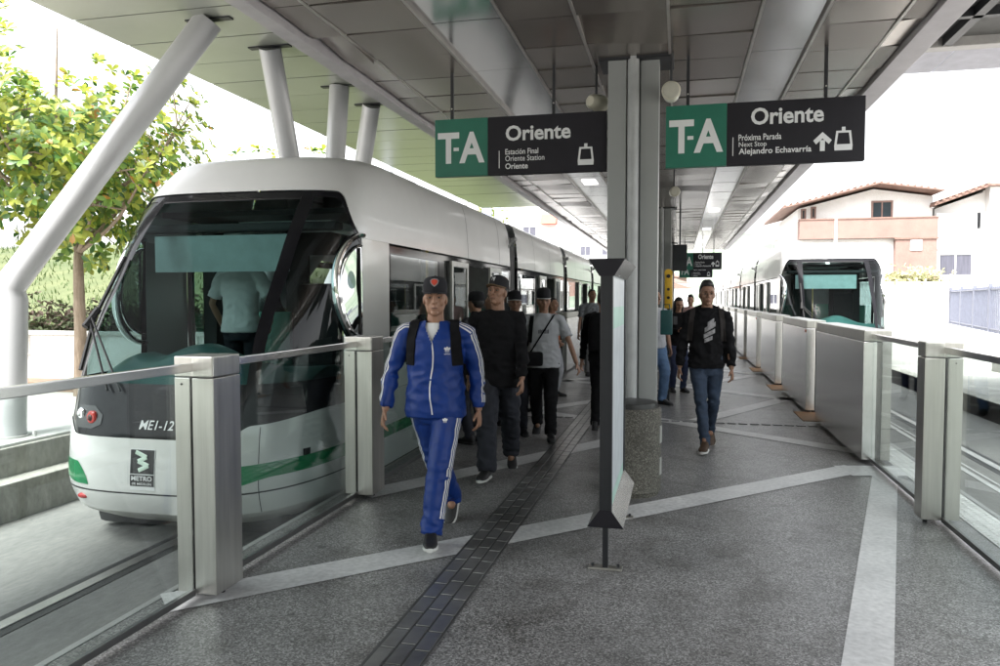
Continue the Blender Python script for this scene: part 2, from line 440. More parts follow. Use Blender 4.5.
# ------------------------------------------------------------------ platform canopy
CEIL = mat('ceiling_sheet', (0.30, 0.268, 0.243), 0.25, 0.75, 0.05, 0.9)
BEAMM = mat('beam_paint', (0.46, 0.44, 0.46), 0.45, 0.3, 0.08)
can = thing('platform_canopy', 'long metal canopy over the platform with panelled ceiling', 'canopy', (-0.5, 20, 3.75))
CY0, CY1 = -44.85, 34.0
def cb(mb, x0, x1, y0, y1, z0, z1, b=0.0): mb.box(x0 + .5, x1 + .5, y0 - 20, y1 - 20, z0 - 3.75, z1 - 3.75, b)
mb = MB(); cb(mb, -3.1, 2.0, CY0, CY1, 3.90, 4.12); mb.build('roof_slab', mat('roof_underside', (0.03, 0.03, 0.03), 0.8), can, smooth=0)
rnd = random.Random(3)
mb = MB()
XS = [(-2.96, -2.69), (-2.67, -1.97), (-1.32, -0.80), (-0.78, -0.11), (-0.09, 0.56), (1.07, 1.62), (1.64, 1.80)]
y = CY0
while y < CY1:
    for x0, x1 in XS:
        a, b2 = rnd.uniform(-.007, .007), rnd.uniform(-.005, .005)
        if rnd.random() < 0.05: a += 0.03
        zc = 3.75
        a *= 1.6; b2 *= 1.6
        P = [(x0, y + .012, zc + a), (x1, y + .012, zc + b2), (x1, y + .638, zc - a), (x0, y + .638, zc - b2)]
        P = [(p[0] + .5, p[1] - 20, p[2] - 3.75) for p in P]
        mb.add(P + [(p[0], p[1], p[2] + .03) for p in P], [(0, 1, 2, 3), (4, 7, 6, 5), (0, 4, 5, 1), (1, 5, 6, 2), (2, 6, 7, 3), (3, 7, 4, 0)])
    y += 0.65
mb.build('ceiling_panel', CEIL, can, smooth=0)
mb = MB()
for x in (-2.68, -1.955, -1.335, -0.79, -0.10, 0.575, 1.055, 1.63): cb(mb, x - .011, x + .011, CY0, CY1, 3.742, 3.79)
mb.build('ceiling_batten', mat('batten_metal', (0.45, 0.43, 0.41), 0.35, 0.7), can, smooth=0)
for x0, x1 in ((-1.94, -1.35), (0.59, 1.04)):
    mb = MB()
    y = CY0
    while y < CY1:
        n = 6; P = []
        dz = rnd.uniform(-.006, .006)
        for yy in (y + .004, y + 1.296):
            for i in range(n + 1):
                u = i / n; P.append((x0 + (x1 - x0) * u + .5, yy - 20, 0.03 + 0.004 * math.sin(math.pi * u) + dz * .25 * (1 if yy > y + .5 else -1)))
        mb.add(P, [(i, i + 1, i + n + 2, i + n + 1) for i in range(n)])
        y += 1.3
    mb.build('light_trough', mat('trough_metal', (0.80, 0.80, 0.81), 0.16, 1.0, 0.07, 0.8, rvar=0.07), can, smooth=60, fix=False)
LAMP = bpy.data.materials.new('lamp_diffuser'); LAMP.use_nodes = True
_b = LAMP.node_tree.nodes['Principled BSDF']; _b.inputs['Base Color'].default_value = (.8, .8, .8, 1); _b.inputs['Emission Color'].default_value = (1, .98, .96, 1); _b.inputs['Emission Strength'].default_value = 0.28
for x, y in ((0.815, 19.5), (0.815, 24.7), (0.815, 29.9), (-1.645, 14.3), (-1.645, 19.5), (-1.645, 24.7)):
    mb = MB(); cb(mb, x - .13, x + .13, y - .27, y + .27, 3.764, 3.785, .006); mb.build('ceiling_lamp', LAMP, can, smooth=0)
for x0, x1, zz in ((-3.13, -2.985, 3.69), (1.815, 2.02, 3.70)):
    mb = MB(); cb(mb, x0, x1, CY0, CY1, zz, 4.15, 0.006); mb.build('edge_beam', BEAMM, can, smooth=0)
for y in range(-40, 33, 6):
    mb = MB(); cb(mb, -2.9, 1.8, y, y + .12, 3.80, 3.9); mb.build('cross_beam', DARKMET, can, smooth=0)

# glossy soffit over the left tram, green tree reflection tinted into its colour
SOFF = mat('soffit_aluminium', (0.37, 0.39, 0.345), 0.3, 0.45, 0.08, 1.0, rvar=0.06)
sof = thing('tram_canopy', 'glossy pale canopy soffit over the left tram carried by leaning columns', 'canopy', (-4.2, 5, 4.2))
mb = MB(); mb.box(-1.36, 1.12, -50, 15.8, 0.03, 0.30, 0.01); mb.build('roof_slab', mat('soffit_edge', (0.35, 0.36, 0.35), 0.5, 0.3), sof, smooth=0)
mb = MB(); y = -49.28
while y < 15.6:
    a = rnd.uniform(-.004, .004)
    mb.box(-1.33, 1.1, y + .011, y + .709, a, 0.028 + a); y += 0.72
mb.build('soffit_panel', SOFF, sof, smooth=0)

def leaning_column(base, kink, top, r, label):
    t = thing('leaning_column', label, 'column', base, 0, 'leaning tube columns of the tram canopy')
    b = Vector(base); K = Vector(kink) - b; T = Vector(top) - b
    col = mat('column_paint', (0.47, 0.475, 0.485), 0.33, 0.1, 0.04, 2.0)
    mb = MB(); mb.tube([(0, 0, 0), (0, 0, 0.02), (K.x, K.y, K.z - .12), K, K + (T - K) * .06, T], [r * 1.2, r * 1.2, r * 1.15, r * 1.06, r, r], 28); mb.build('shaft', col, t, smooth=50)
    mb = MB(); d = (T - K).normalized()
    mb.box(T.x - .23, T.x + .23, T.y - .04, T.y + .04, T.z - .004, T.z + .02); mb.build('head_plate', DARKMET, t, smooth=0)
    mb = MB(); mb.tube([(0, 0, 0.0), (0, 0, 0.03)], r * 1.45, 24); mb.build('base_plate', mat('plate_steel', ()), t, smooth=30)
    return t
leaning_column((-6.06, 5.78, 0.31), (-6.06, 5.85, 1.72), (-4.28, 6.38, 4.19), 0.128, 'thick leaning tube column with a vertical foot, nearest at the left edge')
leaning_column((-5.98, 8.6, 0.3), (-4.35, 8.2, 2.6), (-4.13, 7.2, 4.19), 0.112, 'leaning tube column just behind the left tram front')
leaning_column((-6.0, 8.75, 0.3), (-4.2, 8.75, 2.6), (-4.06, 8.7, 4.19), 0.118, 'upright tube column behind the tram roof')
leaning_column((-6.1, 11.2, 0.3), (-4.75, 10.6, 2.6), (-4.02, 9.6, 4.19), 0.118, 'farthest leaning tube column, tilting right above the tram roof')
tl = thing('lamp_mast', 'pale vertical mast behind the far end of the tram canopy', 'mast', (-6.9, 17.5, 0))
mb = MB(); mb.tube([(0, 0, 0), (0, 0, 7.6)], [0.13, 0.11], 16); mb.build('shaft', mat('mast_paint', (0.5, 0.52, 0.58), 0.4), tl)
mb = MB(); mb.tube([(0, 0, 0), (0, 0, 0.25)], 0.2, 16); mb.build('foot', mat('mast_paint', ()), tl)

# second roof on the right: dark underside, deep edge beam, pale awning strip
t = thing('side_roof', 'dark roof edge with pale awning strip at the top right', 'roof', (3.4, 12.1, 5.2))
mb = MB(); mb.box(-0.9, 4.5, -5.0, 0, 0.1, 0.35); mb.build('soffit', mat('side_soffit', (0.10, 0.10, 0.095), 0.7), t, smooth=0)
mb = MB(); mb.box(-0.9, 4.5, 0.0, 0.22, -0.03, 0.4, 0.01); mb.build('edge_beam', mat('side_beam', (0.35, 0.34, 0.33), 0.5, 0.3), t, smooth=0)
mb = MB()
for k in range(3): mb.box(-0.9, 4.5, -1.6 * k - 1.2, -1.6 * k - 1.1, -0.02, 0.1)
for k in range(3): mb.box(0.2 + 1.5 * k, 0.32 + 1.5 * k, -5, 0, -0.02, 0.098)
mb.build('joist', DARKMET, t, smooth=0)
mb = MB()
for k in range(4): mb.box(-0.7 + k * 1.3, 0.585 + k * 1.3, 0.22, 1.85, 0.12, 0.15, 0.004)
mb.build('awning', mat('pale_awning', (0.42, 0.42, 0.47), 0.5, translucent=0.15), t, smooth=0)

# ------------------------------------------------------------------ station columns
COLG = mat('column_grey', (0.27, 0.28, 0.275), 0.45, 0.1, 0.06, 1.5, 0.05, 20)
def station_column(y, label):
    t = thing('station_column', label, 'column', (-0.415, y, 0), 0, 'grey station columns down the platform')
    mb = MB(); mb.box(-0.225, -0.06, 0, 0.28, 0, 3.76, 0.008); mb.box(0.06, 0.225, 0.05, 0.28, 0, 3.76, 0.008); mb.box(-0.06, 0.06, 0.1, 0.2, 0, 3.76)
    mb.build('shaft', COLG, t, smooth=0)
    mb = MB(); mb.tube([(0.0, 0.015, 0.0), (0.0, 0.015, 3.8)], 0.052, 18); mb.build('downpipe', mat('pipe_grey', (0.34, 0.35, 0.35), 0.4), t)
    mb = MB(); mb.box(-0.31, 0.35, -0.03, 0.4, 3.728, 3.762, 0.004); mb.build('head_plate', DARKMET, t, smooth=0)
    return t
station_column(6.95, 'grey steel station column with a pipe, between the two big signs')
station_column(18.4, 'second grey station column, seen just past the nearest one')
station_column(30.0, 'third grey station column far down the platform')

# ------------------------------------------------------------------ signs
SIGNB = mat('sign_black', (0.013, 0.012, 0.016), 0.5, 0, 0.1, spec=0.25)
SIGNG = mat('sign_green', (0.012, 0.13, 0.085), 0.4, 0, 0.06)
SIGNW = mat('sign_white', (0.68, 0.69, 0.69), 0.5, 0, 0.02)
def tram_icon(mb, u0, u1, w0, w1, place):
    H_ = w1 - w0; W_ = u1 - u0
    def poly(pts): mb.add([place(u0 + a * W_, w0 + b * H_) for a, b in pts], [tuple(range(len(pts)))])
    o = [(0.02, 0.0), (0.98, 0.0), (1.0, 0.2), (0.9, 0.84), (0.1, 0.84), (0.0, 0.2)]
    i = [(0.14, 0.26), (0.86, 0.26), (0.86, 0.32), (0.79, 0.75), (0.21, 0.75), (0.14, 0.32)]
    for k in range(6):
        n = (k + 1) % 6; poly([o[k], o[n], i[n], i[k]])
    poly([(0.40, 0.84), (0.60, 0.84), (0.60, 1.0), (0.40, 1.0)])
def station_sign(x0, x1, z0, z1, y, kind, label, zt=3.73):
    W_, H_ = x1 - x0, z1 - z0
    t = thing('station_sign', label, 'sign', ((x0 + x1) / 2, y, z0), 0, 'hanging platform signs')
    g = 0.318 * W_
    mb = MB(); mb.box(-W_ / 2 + g, W_ / 2, 0, 0.07, 0, H_, 0.006); mb.build('sign_panel', SIGNB, t, smooth=0)
    mb = MB(); mb.box(-W_ / 2, -W_ / 2 + g - .0005, 0.0, 0.07, 0, H_, 0.004); mb.build('line_panel', SIGNG, t, smooth=0)
    def P(u, v): return (-W_ / 2 + u * W_, -0.003, H_ * (1 - v))
    PL = lambda a, b: (a, -0.003, b)
    def T(mb, s, u0, u1, v0, v1, bold): text_fit(mb, s, -W_ / 2 + u0 * W_, -W_ / 2 + u1 * W_, H_ * (1 - v1), H_ * (1 - v0), PL, bold)
    def q(mb, u0, u1, v0, v1): mb.add([P(u0, v1), P(u1, v1), P(u1, v0), P(u0, v0)], [(0, 1, 2, 3)])
    ic = lambda mb, u0, u1, v0, v1: tram_icon(mb, -W_ / 2 + u0 * W_, -W_ / 2 + u1 * W_, H_ * (1 - v1), H_ * (1 - v0), PL)
    mb = MB()
    T(mb, 'T', 0.018, 0.148, 0.235, 0.775, 0.03); T(mb, 'A', 0.148, 0.300, 0.235, 0.775, 0.03); q(mb, 0.114, 0.146, 0.50, 0.56)
    mb.build('line_code', SIGNW, t, smooth=0, fix=False)
    mb = MB()
    if kind == 'L':
        T(mb, 'Oriente', 0.425, 0.80, 0.165, 0.43, 0.025); m3 = MB(); q(m3, 0.385, 0.389, 0.59, 0.89); m3.build('divider', SIGNW, t, smooth=0, fix=False)
        T(mb, 'Estación Final', 0.423, 0.615, 0.565, 0.66, 0.012); T(mb, 'Oriente Station', 0.423, 0.65, 0.68, 0.775, 0.004); T(mb, 'Oriente', 0.423, 0.555, 0.81, 0.91, 0.02)
        m2 = MB(); ic(m2, 0.84, 0.93, 0.53, 0.89); m2.build('tram_pictogram', SIGNW, t, smooth=0, fix=False)
    else:
        T(mb, 'Oriente', 0.44, 0.80, 0.105, 0.375, 0.025); m3 = MB(); q(m3, 0.348, 0.352, 0.555, 0.85); m3.build('divider', SIGNW, t, smooth=0, fix=False)
        T(mb, 'Próxima Parada', 0.378, 0.593, 0.515, 0.615, 0.012); T(mb, 'Next Stop', 0.38, 0.52, 0.635, 0.735, 0.004); T(mb, 'Alejandro Echavarría', 0.38, 0.742, 0.735, 0.86, 0.018)
        m2 = MB(); ic(m2, 0.852, 0.94, 0.47, 0.83); m2.build('tram_pictogram', SIGNW, t, smooth=0, fix=False); m2 = MB()
        m2.add([P(*p) for p in ((0.783, 0.83), (0.807, 0.83), (0.807, 0.66), (0.783, 0.66))], [(0, 1, 2, 3)])
        m2.add([P(*p) for p in ((0.795, 0.535), (0.750, 0.665), (0.764, 0.725), (0.795, 0.635), (0.826, 0.725), (0.840, 0.665))], [(0, 1, 2, 3), (0, 3, 4, 5)]); m2.build('arrow', SIGNW, t, smooth=0, fix=False)
    mb.build('lettering', SIGNW, t, smooth=0, fix=False)
    for u in ((0.10, 0.70) if kind == 'L' else (0.115, 0.81)):
        mb = MB(); x = -W_ / 2 + u * W_; mb.box(x - .014, x + .014, 0.02, 0.05, H_ - .002, zt + .03 - z0, 0.002); mb.build('hanger', DARKMET, t, smooth=0)
        mb = MB(); mb.tube([(x, 0.019, H_ + .1), (x, 0.012, H_ + .1)], 0.007, 8); mb.build('hanger_bolt', STEEL, t)
    return t
station_sign(-2.285, -0.655, 2.765, 3.305, 7.0, 'L', 'green and black hanging sign for the final station, left of the column')
station_sign(-0.13, 1.513, 2.768, 3.312, 7.0, 'R', 'green and black hanging sign with an arrow, right of the column')
station_sign(0.02, 1.56, 2.72, 3.36, 30.0, 'R', 'small distant hanging sign with arrow, upper of the far pair')
station_sign(0.0, 1.35, 2.50, 3.02, 33.0, 'L', 'small distant hanging sign partly hidden under the one before it')
t = thing('monitor', 'dark display panel hanging past the column, before the far signs', 'monitor', (0.01, 18.0, 2.25))
mb = MB(); mb.box(-0.16, 0.16, 0, 0.12, 0, 0.6, 0.01); mb.build('housing', SIGNB, t, smooth=0)
mb = MB(); mb.box(-0.145, 0.145, -0.006, 0.0, 0.03, 0.57); mb.build('screen', mat('dark_screen', (0.02, 0.022, 0.028), 0.15), t, smooth=0)
mb = MB(); mb.tube([(0, .06, .6), (0, .06, 1.5)], 0.02, 8); mb.build('hanger', DARKMET, t)

def speaker(x, y, z, a, label):
    t = thing('loudspeaker', label, 'loudspeaker', (x, y, z), a, 'loudspeakers under the ceiling')
    cr = mat('cream_plastic', (0.55, 0.53, 0.43), 0.4)
    mb = MB(); mb.tube([(0, 0.16, 0), (0, 0.13, 0), (0, 0.02, 0), (0, -.03, 0), (0, -0.04, 0)], [0.045, 0.068, 0.08, 0.082, 0.074], 20); mb.build('horn', cr, t)
    mb = MB(); mb.tube([(0, -.0405, 0), (0, -0.046, 0)], [0.07, 0.066], 20); mb.build('grille', mat('speaker_grille', (0.42, 0.41, 0.35), 0.6), t)
    mb = MB(); mb.tube([(0, .06, .07), (0, .06, 3.77 - z)], 0.012, 8); mb.build('bracket', DARKMET, t)
speaker(-0.085, 6.86, 3.405, 0, 'cream loudspeaker right of the column above the right-hand sign')
speaker(-0.74, 7.25, 3.43, R(150), 'cream loudspeaker partly hidden left of the column')
speaker(-0.085, 12.6, 3.32, R(10), 'small cream loudspeaker farther along, right of the column')

# ------------------------------------------------------------------ information totem and bin
t = thing('information_totem', 'thin free-standing information board with flared top and bottom, seen edge on', 'information board', (-0.41, 4.45, 0))
mb = MB(); mb.box(-0.036, 0.036, 0, 0.05, 0.27, 1.80, 0.004); mb.box(-0.016, 0.016, 0.005, 0.045, 0.01, 0.27, 0.002); mb.build('near_post', DARKMET, t, smooth=0)
mb = MB(); mb.box(-0.036, 0.036, 1.09, 1.14, 0.27, 1.80, 0.004); mb.box(-0.016, 0.016, 1.095, 1.135, 0.01, 0.27, 0.002); mb.build('far_post', DARKMET, t, smooth=0)
mb = MB(); mb.box(-0.026, 0.026, 0.05, 1.09, 0.33, 1.76); mb.build('board', mat('board_white', (0.56, 0.60, 0.63), 0.35), t, smooth=0)
for z0, z1 in ((0.34, 0.42), (1.42, 1.55)): mb = MB(); mb.box(0.0262, 0.0275, 0.09, 1.05, z0, z1); mb.build('printed_band', mat('board_green', (0.42, 0.62, 0.54), 0.4), t, smooth=0)
mb = MB(); mb.prism([(-0.04, 1.735), (0.04, 1.735), (0.105, 1.832), (-0.105, 1.832)], 'y', 0.004, 1.14); mb.build('top_flare', STEEL_P, t, smooth=0)
mb = MB(); mb.prism([(-0.042, 1.733), (0.042, 1.733), (0.107, 1.835), (-0.107, 1.835)], 'y', -0.004, 0.003); mb.build('top_cap', SIGNB, t, smooth=0)
mb = MB(); mb.prism([(-0.03, 0.355), (0.03, 0.355), (0.105, 0.255), (-0.105, 0.255)], 'y', 0.004, 1.14); mb.build('bottom_flare', STEEL_P, t, smooth=0)
mb = MB(); mb.prism([(-0.032, 0.358), (0.032, 0.358), (0.107, 0.252), (-0.107, 0.252)], 'y', -0.004, 0.003); mb.build('bottom_cap', SIGNB, t, smooth=0)
for y in (0.025, 1.115):
    f = MB(); f.box(-0.10, 0.10, y - .035, y + .035, 0, 0.012, 0.003); fo = f.build('foot_plate', STEEL, t, smooth=0)
    for x in (-.075, .075):
        f = MB(); f.tube([(x, y, .01), (x, y, .03)], 0.009, 8); f.build('bolt', DARKMET, fo)
t = thing('litter_bin', 'round concrete litter bin with black liner at the foot of the column', 'bin', (-0.375, 6.33, 0))
gran = aggregate('bin_granite', (0.10, 0.095, 0.08), (0.055, 0.05, 0.04), (0.22, 0.21, 0.18), 0.75)
mb = MB(); mb.tube([(0, 0, 0.0), (0, 0, 0.03), (0, 0, .04), (0, 0, 0.70), (0, 0, .715)], [0.225, 0.23, 0.245, 0.245, 0.23], 36); mb.build('drum', gran, t, smooth=40)
mb = MB(); mb.tube([(0, 0, 0.712), (0, 0, 0.755), (0, 0, .76)], [0.215, 0.212, 0.19], 36)
mb.build('liner', mat('black_bag', (0.012, 0.012, 0.013), 0.35, bump=0.4, bscale=18), t, smooth=30)
for z in (0.24, 0.5):
    mb = MB(); a = R(-12); mb.box(-.035, .035, -.004, .004, -.07, .07, 0.002); o = mb.build('plaque', mat('bin_plaque', (0.30, 0.30, 0.28), 0.5), t, smooth=0)
    o.location = (math.cos(a) * .246, math.sin(a) * .246, z); o.rotation_euler = (0, 0, a + R(90))

# ------------------------------------------------------------------ platform barriers
HB = 1.30
def barrier_post(side, xi, xo, y, d, label, grp):
    """two half-shells with the glass slot between; xi = platform side, xo = track side"""
    s = 1 if xo > xi else -1; wdt = abs(xo - xi)
    t = thing('barrier_post', label, 'barrier post', ((xi + xo) / 2, y, 0), 0, grp)
    L = lambda x: (x - (xi + xo) / 2)
    sl = xi + s * wdt * 0.57; g = 0.011
    mb = MB(); mb.box(L(xi), L(sl - s * g), 0, d, 0.035, 1.185, 0.004); mb.build('inner_shell', STEEL, t, smooth=0)
    mb = MB(); mb.box(L(sl + s * g), L(xo), 0.012, d, 0.035, 1.185, 0.004); mb.build('outer_shell', STEEL, t, smooth=0)
    mb = MB(); mb.box(L(sl - s * g * .98), L(sl + s * g * .98), 0.02, d - .01, 0.04, 1.18); mb.build('slot', BLACKGAP, t, smooth=0)
    mb = MB(); mb.box(L(xi), L(sl - s * g), -0.002, d, 1.189, HB, 0.008); mb.box(L(sl - s * g), L(xo), 0.012, d, 1.189, HB - .002, 0.006); mb.build('cap', STEEL, t, smooth=0)
    mb = MB()
    for x in (L(xi + s * .05), L(xo - s * .05)): mb.tube([(x, d / 2, 0), (x, d / 2, 0.04)], 0.016, 10)
    mb.build('foot', DARKMET, t)
    mb = MB(); mb.tube([(L(sl + s * .06), 0.013, 1.15), (L(sl + s * .06), 0.008, 1.15)], 0.006, 8); mb.build('screw', BLACKGAP, t)
    return t
def glass_panel(x, y0, y1, label, grp, zr=1.265):
    t = thing('glass_panel', label, 'glass panel', (x, (y0 + y1) / 2, 0), 0, grp); h = (y1 - y0) / 2
    mb = MB(); mb.box(-0.005, 0.005, -h, h, 0.06, 1.22); mb.build('pane', CLEAR, t, smooth=0)
    mb = MB(); mb.box(-0.02, 0.02, -h, h, 1.22, zr, 0.004); mb.build('handrail', STEEL_P, t, smooth=0)
    mb = MB(); mb.box(-0.014, 0.014, -h, h, 0.025, 0.06, 0.003); mb.build('bottom_rail', mat('dark_steel', (0.2, 0.2, 0.2), 0.35, 0.9), t, smooth=0)
    return t
LG, RG = 'barrier on the left platform edge', 'barrier on the right platform edge'
SLX = -2.36 - .24 * .57; SRX = 1.69 + .25 * .57
barrier_post(-1, -2.36, -2.60, 3.5, 0.25, 'wide steel barrier post nearest the camera on the left', LG)
barrier_post(-1, -2.36, -2.60, 5.60, 0.25, 'steel barrier post behind the man in the blue tracksuit', LG)
barrier_post(-1, -2.36, -2.60, 7.75, 0.25, 'steel barrier post left of the man in the black sweater', LG)
glass_panel(SLX, 1.3, 3.5, 'glass barrier panel with handrail at the lower left corner', LG)
glass_panel(SLX, 3.75, 5.60, 'glass barrier panel between the two nearest left posts', LG)
glass_panel(SLX, 5.85, 7.75, 'glass barrier panel behind the man in the blue tracksuit', LG)
barrier_post(1, 1.69, 1.94, 5.88, 0.17, 'steel barrier post nearest the camera on the right', RG)
glass_panel(SRX, 3.6, 5.88, 'glass barrier panel leaving the picture at the right edge', RG)
glass_panel(SRX, 6.05, 7.95, 'glass barrier panel between the nearest right post and the gate box', RG)
def gate_box(xi, xo, y0, y1, label, grp, leaf=True, lamp=False):
    s = 1 if xo > xi else -1; wdt = abs(xo - xi)
    t = thing('gate_box', label, 'platform gate', ((xi + xo) / 2, y0, 0), 0, grp)
    L = lambda x: (x - (xi + xo) / 2); ln = y1 - y0; sl = xi + s * wdt * .57; g = 0.026 if leaf else 0.011
    mb = MB(); mb.box(L(xi), L(sl - s * g), 0, ln, 0.035, 1.185, 0.004); mb.build('side_panel', STEEL_P, t, smooth=0)
    mb = MB(); mb.box(L(sl + s * g), L(xo), 0.012, ln, 0.035, 1.185, 0.004); mb.build('rear_panel', STEEL, t, smooth=0)
    mb = MB(); mb.box(L(sl - s * g * .98), L(sl + s * g * .98), 0.02, ln - .02, 0.04, 1.18); mb.build('slot', BLACKGAP, t, smooth=0)
    mb = MB(); mb.box(L(xi), L(sl - s * g), -0.002, ln, 1.189, HB, 0.008); mb.box(L(sl - s * g), L(xo), 0.012, ln, 1.189, HB - .002, 0.006); mb.build('cap', STEEL, t, smooth=0)
    mb = MB()
    for yy in (0.1, ln - .1): mb.tube([(0, yy, 0), (0, yy, 0.04)], 0.03, 10)
    mb.build('foot', DARKMET, t)
    if leaf:
        d = MB(); d.box(L(sl) - .02, L(sl) + .02, ln, ln + .42, 0.06, 0.12, .003); d.box(L(sl) - .02, L(sl) + .02, ln, ln + .42, 1.12, 1.18, .003); d.box(L(sl) - .02, L(sl) + .02, ln + .36, ln + .42, .12, 1.12, .003)
        do = d.build('gate_leaf', STEEL, t, smooth=0)
        d = MB(); d.box(L(sl) - .004, L(sl) + .004, ln, ln + .36, .12, 1.12); d.build('pane', glass('gate_glass', (0.75, 0.85, 0.86)), do, smooth=0)
    if lamp:
        d = MB(); d.box(L(xi) - .012, L(xi), 0.03, 0.10, 1.13, 1.17, .004); d.build('indicator', mat('red_lens', (0.6, 0.10, 0.03), 0.3), t, smooth=0)
    return t
labs = ['polished steel gate box with a big side panel, nearest on the right', 'steel gate box right of the man in the black hoodie, with a red indicator', 'third steel gate box along the right platform edge',
        'fourth steel gate box along the right platform edge', 'fifth steel gate box along the right platform edge, small in the distance', 'sixth steel gate box along the right platform edge, near the far end']
for k in range(6):
    y0 = [7.95, 11.35, 14.85, 18.4, 21.9, 25.5][k]
    gate_box(1.745, 2.0, y0, y0 + (2.6 if k < 1 else 2.5), labs[k], RG, True, k in (1, 3))
mem = tag(gate_box(1.745, 2.0, 29.0, 31.5, 'tiny steel gate boxes at the far end of the right platform edge', RG, False)) 
for k in range(3):
    c = copy_tree(mem); c.location.y = 32.5 + 3.5 * k + .015
llabs = ['steel gate box behind the men on the left, by the open tram door', 'steel gate box beside the man in the grey t-shirt', 'pinkish-lit gate box by the woman in the orange top', 'gate box behind the man in the patterned polo shirt']
for k in range(4):
    y0 = [9.4, 12.9, 16.4, 19.9][k]
    gate_box(-2.36, -2.60, y0, y0 + 2.3, llabs[k], LG, True)
mem = gate_box(-2.36, -2.60, 23.4, 25.7, 'tiny steel gate boxes at the far end of the left platform edge', LG, False)
for k in range(3):
    c = copy_tree(mem); c.location.y = 26.9 + 3.5 * k

# yellow telephone hood on the second column
t = thing('help_phone', 'yellow help phone hood with black ovals on the far column', 'help phone', (-0.17, 12.0, 1.45))
mb = MB(); mb.box(-.05, .07, 0, .22, 0, .55, .03); mb.tube([(.01, 0.0, .55), (.01, .22, .55)], .062, 16); mb.build('hood', mat('phone_yellow', (0.70, 0.42, 0.03), 0.4), t)
for z, r in ((.50, .03), (.3, .022), (.17, .024)):
    mb = MB(); mb.tube([(.01, -.002, z), (.01, -.007, z)], r, 12); mb.build('opening', BLACKGAP, t)
mb = MB(); mb.box(-.02, .04, .08, .14, -1.45, 0); mb.build('stand', DARKMET, t, smooth=0)
# ------------------------------------------------------------------ trams
TW = mat('tram_white', (0.64, 0.64, 0.625), 0.22, 0, 0.03, 1.0, coat=0.6)
TROOF = mat('tram_roof_white', (0.70, 0.70, 0.69), 0.3, 0, 0.05, 1.0, coat=0.3)
TGREY = mat('tram_pillar_grey', (0.42, 0.42, 0.40), 0.3, 0.2, 0.05, 1.0, coat=0.3)
TBLK = mat('tram_gloss_black', (0.012, 0.012, 0.014), 0.06, 0, 0.1, spec=0.14)
TGRN = mat('tram_green', (0.01, 0.20, 0.075), 0.25, 0, 0.05, coat=0.5)
TSKIRT = mat('tram_skirt', (0.03, 0.03, 0.032), 0.5)
TINT = mat('cab_lining', (0.007, 0.0075, 0.008), 0.7)
WS = glass('windscreen_glass', (0.46, 0.60, 0.59), 0.0, 1.28, 0.0, 0.13)
SIDEG = glass('side_glass', (0.42, 0.50, 0.50), 0.0, 1.5, 0.02, 0.45)
SALG = glass('saloon_glass', (0.66, 0.72, 0.72), 0.0, 1.5, 0.05)
CHROME = mat('chrome_rim', (0.75, 0.75, 0.75), 0.08, 1.0, 0.02)
TEAL = mat('dash_teal', (0.07, 0.15, 0.14), 0.28, 0, 0.1)
PT = [(-0.10, -.10, 0.97, 5.02), (0.02, .02, 1.07, 4.80), (0.25, .25, 1.10, 4.71), (0.55, .55, 1.10, 4.735), (0.8, .8, 1.10, 4.80), (1.3, 1.3, 1.10, 5.01),
      (1.9, 1.9, 1.10, 5.44), (2.1, 2.12, 1.10, 5.60), (2.46, 2.52, 1.075, 5.96), (2.65, 2.72, 1.045, 6.14), (2.8, 2.85, 0.985, 6.28), (2.95, 2.905, 0.86, 6.46), (3.1, 2.93, 0.42, 6.75), (3.2, 2.935, 0.02, 7.0)]
def prof(p):
    p = min(max(p, PT[0][0]), PT[-1][0])
    for i in range(len(PT) - 1):
        if p <= PT[i + 1][0]: break
    a = PT[max(i - 1, 0)]; b = PT[i]; c = PT[i + 1]; d = PT[min(i + 2, len(PT) - 1)]
    t = (p - b[0]) / (c[0] - b[0]); o = []
    for k in (1, 2, 3):
        h = c[0] - b[0]
        s1 = (c[k] - b[k]) / h
        s0 = (b[k] - a[k]) / (b[0] - a[0]) if b[0] > a[0] else s1
        s2 = (d[k] - c[k]) / (d[0] - c[0]) if d[0] > c[0] else s1
        m0 = 0 if s0 * s1 <= 0 else 2 * s0 * s1 / (s0 + s1); m1 = 0 if s1 * s2 <= 0 else 2 * s1 * s2 / (s1 + s2)
        o.append((2 * t**3 - 3 * t**2 + 1) * b[k] + (t**3 - 2 * t**2 + t) * h * m0 + (-2 * t**3 + 3 * t**2) * c[k] + (t**3 - t**2) * h * m1)
    return o
NE = 3.3
HPI = math.pi / 2
def yside(p): return 6.5 if p < 2.3 else 6.5 + 1.3 * ((p - 2.3) / 0.9) ** 1.3
def S(s, p, off=0.0, yend=None):
    z, hw, yf = prof(p); hw += off; yf -= off
    if off and p > 2.4: z += off
    a = min(abs(s), HPI); ys = yside(p)
    sx, cx = math.sin(a) ** (2 / NE), max(math.cos(a), 0) ** (2 / NE)
    y = yf + (ys - yf) * (1 - cx)
    if abs(s) > HPI: y = ys + (abs(s) - HPI) * ((yend - ys) if yend else 1.0)
    return Vector((math.copysign(hw * sx, s), y, z))
def s_at_y(y, p):
    z, hw, yf = prof(p); k = (6.5 - y) / (6.5 - yf)
    return math.acos(min(1, max(0, k)) ** (NE / 2)) if y < 6.5 else HPI + y - 6.5
def s_at_x(x, p):
    z, hw, yf = prof(p); return math.copysign(math.asin(min(1, abs(x) / hw) ** (NE / 2)), x)
def F(v): return v if callable(v) else (lambda q: v)
def lerp(a, b, t): return a + (b - a) * t
def sm(a, b, t): t = min(1, max(0, (t - a) / (b - a))); return t * t * (3 - 2 * t)
